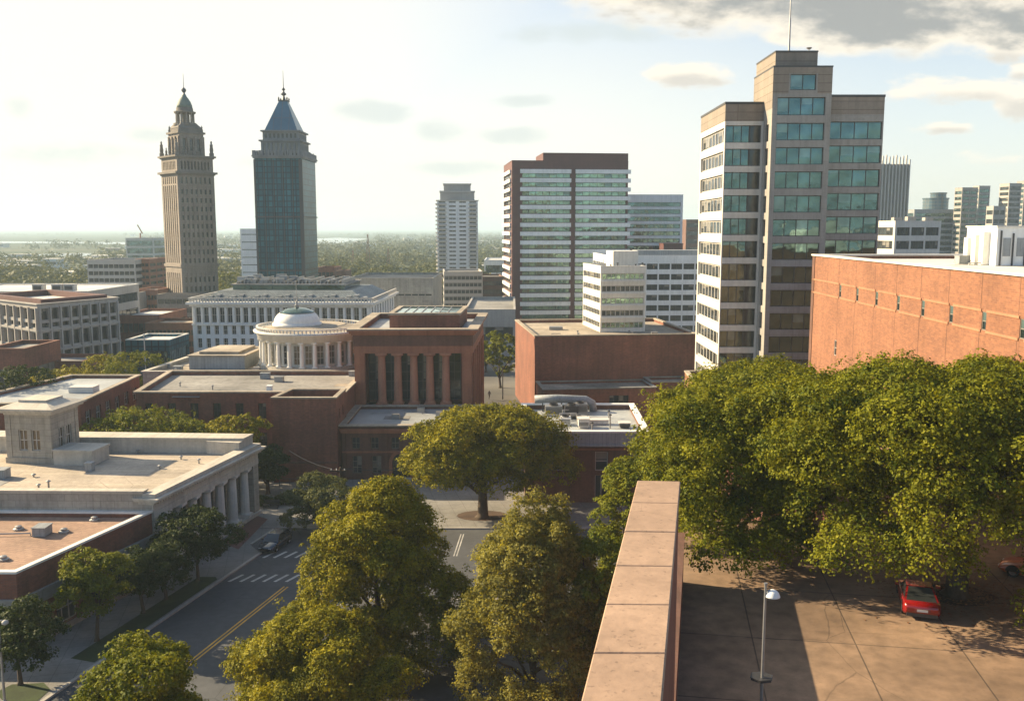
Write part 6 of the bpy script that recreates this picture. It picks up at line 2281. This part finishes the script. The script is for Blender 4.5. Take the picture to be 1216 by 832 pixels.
M['litter'] = std('fallen_leaf', (.22, .10, .04), .9, .4, 4, 0)
M['leaf_woods'] = leafmat('leaf_woods', (.040, .058, .018), (.115, .112, .028), .2)
place_trees()


# ------------------------------------------------------------------ vehicles
M['car_red'] = std('car_paint_red', (.20, .005, .005), .25, .05, 1, 0)
M['car_blue'] = std('car_paint_navy', (.03, .05, .075), .22, .05, 1, 0, .3)
M['car_orange'] = std('car_paint_orange', (.48, .10, .03), .3, .05, 1, 0)
M['rubber'] = std('rubber', (.02, .02, .02), .9, .1, 1, 0)
M['alloy'] = std('alloy', (.45, .45, .46), .3, .1, 1, 0, .8)
M['lamp_red'] = std('lamp_lens_red', (.30, .012, .01), .2, .05, 1, 0)
M['lamp_clear'] = std('lamp_lens_clear', (.65, .65, .62), .15, .05, 1, 0)
M['plate'] = std('number_plate', (.70, .70, .68), .5, .05, 1, 0)
for k in ('car_red', 'car_blue', 'car_orange'):
    M[k].node_tree.nodes['Principled BSDF'].inputs['Coat Weight'].default_value = .8


def car(label, loc, heading, paint, coupe=True):
    """x forward, built around the origin then turned"""
    r = thing('parked_car', label, 'car', loc)
    L, Wd = (4.5, .93) if coupe else (4.4, .9)
    zb, belt, roof = (.2, .84, 1.26) if coupe else (.22, .92, 1.48)

    def loft(b, st, m=0):
        n = len(st[0])
        vs = [p for s in st for p in s]
        fs = [(i * n + k, i * n + (k + 1) % n, (i + 1) * n + (k + 1) % n, (i + 1) * n + k) for i in range(len(st) - 1) for k in range(n)]
        fs += [tuple(range(n - 1, -1, -1)), tuple((len(st) - 1) * n + k for k in range(n))]
        b.add(vs, fs, m)

    def sec(x, w, z0, zt, tw=.9):
        zm = z0 + (zt - z0) * .55
        half = [(-w * .92, z0), (-w, z0 + .12), (-w * 1.01, zm), (-w * .97, zt - .08), (-w * tw, zt)]
        return [(x, yy, zz) for yy, zz in half] + [(x, -yy, zz) for yy, zz in half[::-1]]
    b = MB()
    h = L / 2
    hood = belt - .10
    loft(b, [sec(-h, Wd * .78, zb + .22, belt - .16), sec(-h + .08, Wd * .9, zb + .1, belt - .04), sec(-h + .35, Wd * .98, zb, belt + .02), sec(-h + 1.2, Wd, zb, belt + .02), sec(0, Wd * .99, zb, belt),
             sec(h - 1.55, Wd, zb, belt - .02), sec(h - .9, Wd * .99, zb, hood), sec(h - .35, Wd * .95, zb + .02, hood - .1), sec(h - .08, Wd * .84, zb + .08, hood - .2), sec(h, Wd * .7, zb + .18, hood - .28)])
    body = b.build('body', M[paint], r, True); body.location = -r.location * 0
    # cabin
    xr0, xr1, xf1, xf0 = (-h + .42, -h + 1.7, .2, h - 1.5) if coupe else (-h + .1, -h + .65, .3, h - 1.2)
    wb, wr = Wd * .90, Wd * .68
    bb = belt - .03
    C = [(xr0, wb, bb), (xr1, wr, roof - .02), (xf1, wr, roof), (xf0, wb, bb)]
    b = MB()
    vs = [(x, -w, z) for x, w, z in C] + [(x, w, z) for x, w, z in C]
    b.add(vs, [(0, 1, 2, 3)[::-1], (4, 5, 6, 7), (0, 4, 5, 1)[::-1], (1, 5, 6, 2)[::-1], (2, 6, 7, 3)[::-1]])
    b.build('cabin', M[paint], r)

    def panel(nm, q, inset_, off, mat, parent=None):
        q = [Vector(p) for p in q]
        c = sum(q, Vector()) / len(q)
        n = (q[1] - q[0]).cross(q[2] - q[0]).normalized()
        p2 = [p.lerp(c, inset_) + n * off for p in q]
        p1 = [p.lerp(c, inset_) - n * .02 for p in q]
        bb_ = MB(); k = len(q)
        bb_.add([tuple(p) for p in p2 + p1], [tuple(range(k))] + [((i + 1) % k, i, k + i, k + (i + 1) % k) for i in range(k)])
        return bb_.build(nm, M[mat], parent or r)
    v = [Vector(p) for p in vs]
    panel('windscreen', [v[3], v[7], v[6], v[2]], .10, .012, 'glass_dark')
    panel('rear_window', [v[4], v[0], v[1], v[5]], .12, .012, 'glass_dark')
    panel('side_window', [v[0], v[3], v[2], v[1]], .13, .012, 'glass_dark')
    panel('side_window', [v[7], v[4], v[5], v[6]], .13, .012, 'glass_dark')
    for sx in (-h + .85, h - .85):
        for sy in (-1, 1):
            b = MB()
            prof = [(.20, -.11), (.31, -.11), (.335, -.07), (.335, .07), (.31, .11), (.20, .11)]
            n = 20
            vs2 = [(sx + rr * math.cos(2 * math.pi * i / n), sy * (Wd - .1) + dy * sy, .335 + rr * math.sin(2 * math.pi * i / n)) for rr, dy in prof for i in range(n)]
            b.add(vs2, [(j * n + i, j * n + (i + 1) % n, (j + 1) * n + (i + 1) % n, (j + 1) * n + i) for j in range(len(prof) - 1) for i in range(n)])
            w_ = b.build('wheel', M['rubber'], r)
            b = MB()
            vs2 = [(sx + rr * math.cos(2 * math.pi * i / 10), sy * (Wd - .1 + dy), .335 + rr * math.sin(2 * math.pi * i / 10)) for rr, dy in ((.215, .09), (.19, .06), (.05, .1)) for i in range(10)]
            b.add(vs2, [(j * 10 + i, j * 10 + (i + 1) % 10, (j + 1) * 10 + (i + 1) % 10, (j + 1) * 10 + i) for j in range(2) for i in range(10)] + [tuple(20 + i for i in range(10))])
            b.build('rim', M['alloy'], w_)
    for sy in (-1, 1):
        b = MB(); y0, y1 = sorted((sy * Wd * .42, sy * Wd * .80))
        b.box(-h - .012, -h + .2, y0, y1, belt - .33, belt - .18); b.build('tail_light', M['lamp_red'], r)
        b = MB(); y0, y1 = sorted((sy * Wd * .42, sy * Wd * .72))
        b.box(h - .25, h - .005, y0, y1, hood - .36, hood - .22); b.build('headlight', M['lamp_clear'], r)
        b = MB(); y0, y1 = sorted((sy * (Wd - .02), sy * (Wd + .2)))
        b.box(xf0 - .35, xf0 - .18, y0, y1, belt, belt + .14); b.build('wing_mirror', M[paint], r)
    b = MB(); b.box(-h - .02, -h + .1, -.26, .26, .48, .60); b.build('number_plate', M['plate'], r)
    b = MB(); b.box(-h + .02, -h + .3, -Wd * .8, Wd * .8, .2, .38); b.build('bumper', M['dark_metal'], r)
    b = MB(); b.box(h - .2, h + .02, -Wd * .55, Wd * .55, .28, .44); b.build('grille', M['dark_metal'], r)
    # wheel arches read as dark gaps
    for sx in (-h + .85, h - .85):
        for sy in (-1, 1):
            b = MB()
            n = 14
            y_ = sy * (Wd * 1.014)
            pts = [(sx + .40 * math.cos(math.pi * i / n), y_, .335 + .40 * math.sin(math.pi * i / n)) for i in range(n + 1)]
            f = tuple(range(n + 1))
            b.add(pts, [f if sy < 0 else f[::-1]]); b.build('wheel_arch', M['rubber'], r)
    # MB.build stored the parts relative to the root's place: put them back at the origin
    for ch in list(r.children) + [g for c in r.children for g in c.children]:
        me = ch.data
        co = np.empty(len(me.vertices) * 3, dtype=np.float32)
        me.vertices.foreach_get('co', co)
        co = co.reshape(-1, 3) + np.array(loc, dtype=np.float32)
        me.vertices.foreach_set('co', co.reshape(-1))
        me.update()
    r.rotation_euler.z = heading
    return r


def build_vehicles():
    x0, y0 = P(1093, 722, DZ); 
    car('glossy red coupe parked on the deck beside the maple trunk', (21.75, 47.5, DZ + .01), R(90 - 18), 'car_red')
    x0, y0 = P(1210, 690, DZ)
    car('orange car mostly behind leaves at the right edge of the deck', (x0 + 1.6, y0 + .4, DZ + .01), R(90 + 50), 'car_orange')
    x0, y0 = P(327, 649, .01)
    car('dark blue car parked at the kerb in front of the colonnade', (x0, y0, .012), math.atan2(-SD.y, -SD.x), 'car_blue', False)


build_vehicles()


# ------------------------------------------------------------------ street furniture
def build_furniture():
    # deck lamp
    Y = 36.6
    x = XA(905, 810, Y)
    zt = ZA(694, Y)
    r = thing('deck_lamp', 'slim pole lamp with a bowl shaped head on the shaded deck', 'street lamp', (x, Y, DZ))
    part(r, lambda b: b.lathe([(.16, .0), (.16, .05), (.075, .08), (.07, 1.2), (.055, zt - DZ), (.08, zt - DZ), (.08, zt - DZ + .08)], (x, Y, DZ), 12), 'pole', 'grey_metal')
    part(r, lambda b: b.tube([(x, Y, zt - .28), (x + .2, Y, zt - .22)], .03, 6), 'arm', 'grey_metal')
    hd = part(r, lambda b: b.lathe([(.31, 0), (.30, .04), (.25, .16), (.16, .25), (.05, .30)], (x + .30, Y, zt - .5), 20), 'lamp_shade', 'white_band', True)
    b = MB(); b.lathe([(.05, -.06), (.2, -.05), (.29, -.002)], (x + .30, Y, zt - .5), 20); b.build('lens', M['frame_pale'], hd, True)
    zp = ZA(806, Y)
    hexa = [(x + .48 * math.cos(R(60 * k + 12)), Y + .12 + .42 * math.sin(R(60 * k + 12))) for k in range(6)]
    part(r, lambda b: (b.prism(hexa, zp - .05, zp + .05), b.prism(inset(hexa, -.03), zp + .052, zp + .085)), 'collar_plate', 'dark_metal')
    # street lamp at lower left
    x, y = P(6, 838, .13)
    zt = ZA(738, y)
    r = thing('street_lamp', 'weathered street lamp post at the lower left corner', 'street lamp', (x, y, .13))
    part(r, lambda b: b.lathe([(.18, 0), (.18, .3), (.09, .5), (.065, zt)], (x, y, .13), 10), 'pole', 'grey_metal')
    part(r, lambda b: b.tube([(x, y, zt), (x + .15, y, zt + .12), (x + .4, y, zt + .1)], .04, 6), 'arm', 'grey_metal')
    part(r, lambda b: b.lathe([(.1, -.2), (.22, -.1), (.2, .05), (.06, .14)], (x + .42, y, zt + .0), 12), 'lamp_shade', 'frame_pale', True)
    # utility pole with wires
    x, y = P(405, 606, .13)
    zt = ZA(556, y)
    r = thing('utility_pole', 'wooden utility pole with crossarm behind the round grey green tree', 'utility pole', (x, y, .13))
    part(r, lambda b: b.lathe([(.16, 0), (.12, zt)], (x, y, .13), 8), 'pole', 'bark')
    part(r, lambda b: b.box(x - 1.2, x + .7, y - .07, y + .07, zt - .35, zt - .2), 'crossarm', 'bark')
    for k in (-1.0, -.4, .5):
        part(r, lambda b: b.lathe([(.03, 0), (.06, .08), (.03, .2)], (x + k, y, zt - .2), 6), 'insulator', 'white_band')
    def wire(p, q, sag, lb):
        n = 14
        pts = [tuple(Vector(p).lerp(Vector(q), i / n) + Vector((0, 0, -sag * 4 * (i / n) * (1 - i / n)))) for i in range(n + 1)]
        b = MB(); b.tube(pts, .035, 5)
        o = b.build('overhead_wire', M['dark_metal'], None, origin=p)
        tag(o, lb, 'wire')
    wire((x + .5, y, zt - .02), (-6.0, y + 2.0, 5.3), .5, 'sagging wire from the utility pole to the right across the entrance front')
    wire((x - 1.0, y, zt - .02), (-26.0, y + 3.4, 6.3), .3, 'short wire from the utility pole to the plain brick block on its left')
    # lamp post in the gap left of the brick box
    x, y = P(597, 474, .13)
    zt = 32 - (437 - 271) / 1100 * y
    r = thing('street_lamp', 'thin dark lamp post on the sunlit lane left of the brick box', 'street lamp', (x, y, .13))
    part(r, lambda b: b.lathe([(.12, 0), (.09, zt)], (x, y, .13), 8), 'pole', 'dark_metal')
    part(r, lambda b: (b.tube([(x, y, zt), (x - .5, y, zt + .15)], .05, 5), b.box(x - 1.0, x - .45, y - .12, y + .12, zt + .08, zt + .2)), 'lamp_head', 'dark_metal')
    # the flagpole-like mast by the green pavilion
    x, Y = XA(172, 420, 175), 175.0
    r = thing('flagpole', 'pale bare flagpole in front of the green pavilion', 'flagpole', (x, Y, 0))
    part(r, lambda b: b.lathe([(.14, 0), (.1, ZA(398, Y))], (x, Y, 0), 6), 'pole', 'frame_pale')
    part(r, lambda b: b.lathe([(.02, 0), (.2, .2), (.02, .4)], (x, Y, ZA(398, Y)), 6), 'ball', 'frame_pale')
    # benches and low hedges by the colonnade end
    x, y = P(322, 603, .13)
    r = thing('park_bench', 'dark metal bench on the pavement behind the blue car', 'bench', (x, y, .13))
    part(r, lambda b: [b.box(x - .9, x + .9, y - .25 + k * .13, y - .15 + k * .13, .55, .59) for k in range(4)], 'seat', 'dark_metal')
    part(r, lambda b: [b.box(x - .9, x + .9, y + .26, y + .3, .68 + k * .14, .78 + k * .14) for k in range(3)], 'backrest', 'dark_metal')
    for s in (-.8, .8):
        part(r, lambda b: (b.box(x + s - .04, x + s + .04, y - .25, y - .19, .13, .55), b.box(x + s - .04, x + s + .04, y + .3, y + .36, .13, 1.1)), 'leg', 'dark_metal')
    for k, (px, py, w_, lb) in enumerate(((312, 600, 1.6, 'low clipped dark bush at the end of the colonnade'), (339, 598, 1.5, 'low dark bush right of the metal bench'))):
        x, y = P(px, py, .13)
        rng = np.random.default_rng(300 + k)
        r = thing('bush', lb, 'bush', (x, y, .13))
        V = leaf_quads(rng, [(-.5, 0, .5, .8, .6, .5), (.4, .1, .45, .8, .6, .5), (0, 0, .6, .6, .5, .5)], 2600, .16, per=14)
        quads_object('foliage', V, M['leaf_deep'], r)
        part(r, lambda b: b.tube([(x, y, .13), (x, y, .6)], .06, 5), 'stem', 'bark')
    # fence rail along the brick block
    x0, x1 = -29, -22.5
    r = thing('metal_railing', 'low metal railing on the pavement before the plain brick block', 'railing', (x0, 112.4, .13))
    part(r, lambda b: [b.box(x0, x1, 112.37, 112.43, z, z + .05) for z in (.6, 1.05)], 'rail', 'dark_metal')
    for k in range(6):
        xx = x0 + (x1 - x0) * k / 5
        part(r, lambda b: b.box(xx - .035, xx + .035, 112.362, 112.438, .13, 1.12), 'post', 'dark_metal')
    # a person on the lane in the gap
    x, y = P(581, 474, .13)
    build_person(x, y, .13)


def build_person(x, y, z0):
    r = thing('person', 'person in dark clothes walking on the sunlit lane by the columned hall', 'person', (x, y, z0))
    me = bpy.data.meshes.new('body')
    V = [(0, 0, .95), (0, 0, 1.15), (0, 0, 1.38), (0, 0, 1.50), (0, -.02, 1.62), (0, -.02, 1.72),
         (-.10, 0, .90), (-.12, -.14, .5), (-.12, -.06, .08), (-.12, -.2, .04), (.10, 0, .90), (.12, .12, .5), (.12, .26, .1), (.12, .14, .04),
         (-.2, 0, 1.40), (-.26, .06, 1.14), (-.25, -.04, .9), (.2, 0, 1.40), (.26, -.06, 1.14), (.25, -.16, .92)]
    E = [(0, 1), (1, 2), (2, 3), (3, 4), (4, 5), (0, 6), (6, 7), (7, 8), (8, 9), (0, 10), (10, 11), (11, 12), (12, 13), (2, 14), (14, 15), (15, 16), (2, 17), (17, 18), (18, 19)]
    rad = [.15, .14, .16, .06, .085, .07, .1, .07, .045, .04, .1, .07, .045, .04, .075, .05, .04, .075, .05, .04]
    me.from_pydata(V, E, [])
    o = bpy.data.objects.new('body', me)
    COL.objects.link(o)
    md = o.modifiers.new('skin', 'SKIN')
    for i, v in enumerate(me.skin_vertices[0].data if me.skin_vertices else []):
        v.radius = (rad[i], rad[i])
    if me.skin_vertices:
        me.skin_vertices[0].data[0].use_root = True
    s = o.modifiers.new('smooth', 'SUBSURF'); s.levels = 1; s.render_levels = 1
    me.materials.append(M['frame_dark'])
    o.parent = r
    r.rotation_euler.z = .6


build_furniture()


# ------------------------------------------------------------------ haze
def build_haze():
    S = 41000
    me = bpy.data.meshes.new('haze')
    z0, z1 = -1.0, 112.0
    v = [(x, y, z) for z in (z0, z1) for x, y in ((-S - 2000, -S - 2000), (S + 2000, -S - 2000), (S + 2000, S + 2000), (-S - 2000, S + 2000))]
    me.from_pydata(v, [], [(3, 2, 1, 0), (4, 5, 6, 7), (0, 1, 5, 4), (1, 2, 6, 5), (2, 3, 7, 6), (3, 0, 4, 7)])
    m = bpy.data.materials.new('haze')
    m.use_nodes = True
    nt = m.node_tree
    nt.nodes.clear()
    out = nt.nodes.new('ShaderNodeOutputMaterial')
    pv = nt.nodes.new('ShaderNodeVolumePrincipled')
    pv.inputs['Color'].default_value = (.62, .80, .92, 1)
    pv.inputs['Density'].default_value = HAZE
    pv.inputs['Anisotropy'].default_value = 0.1
    nt.links.new(pv.outputs[0], out.inputs['Volume'])
    me.materials.append(m)
    o = bpy.data.objects.new('haze', me)
    COL.objects.link(o)
    o['kind'] = 'stuff'
    o['label'] = 'thin pale haze filling the air over the town and plain'
    o['category'] = 'haze'


HAZE = 0.00023
build_haze()
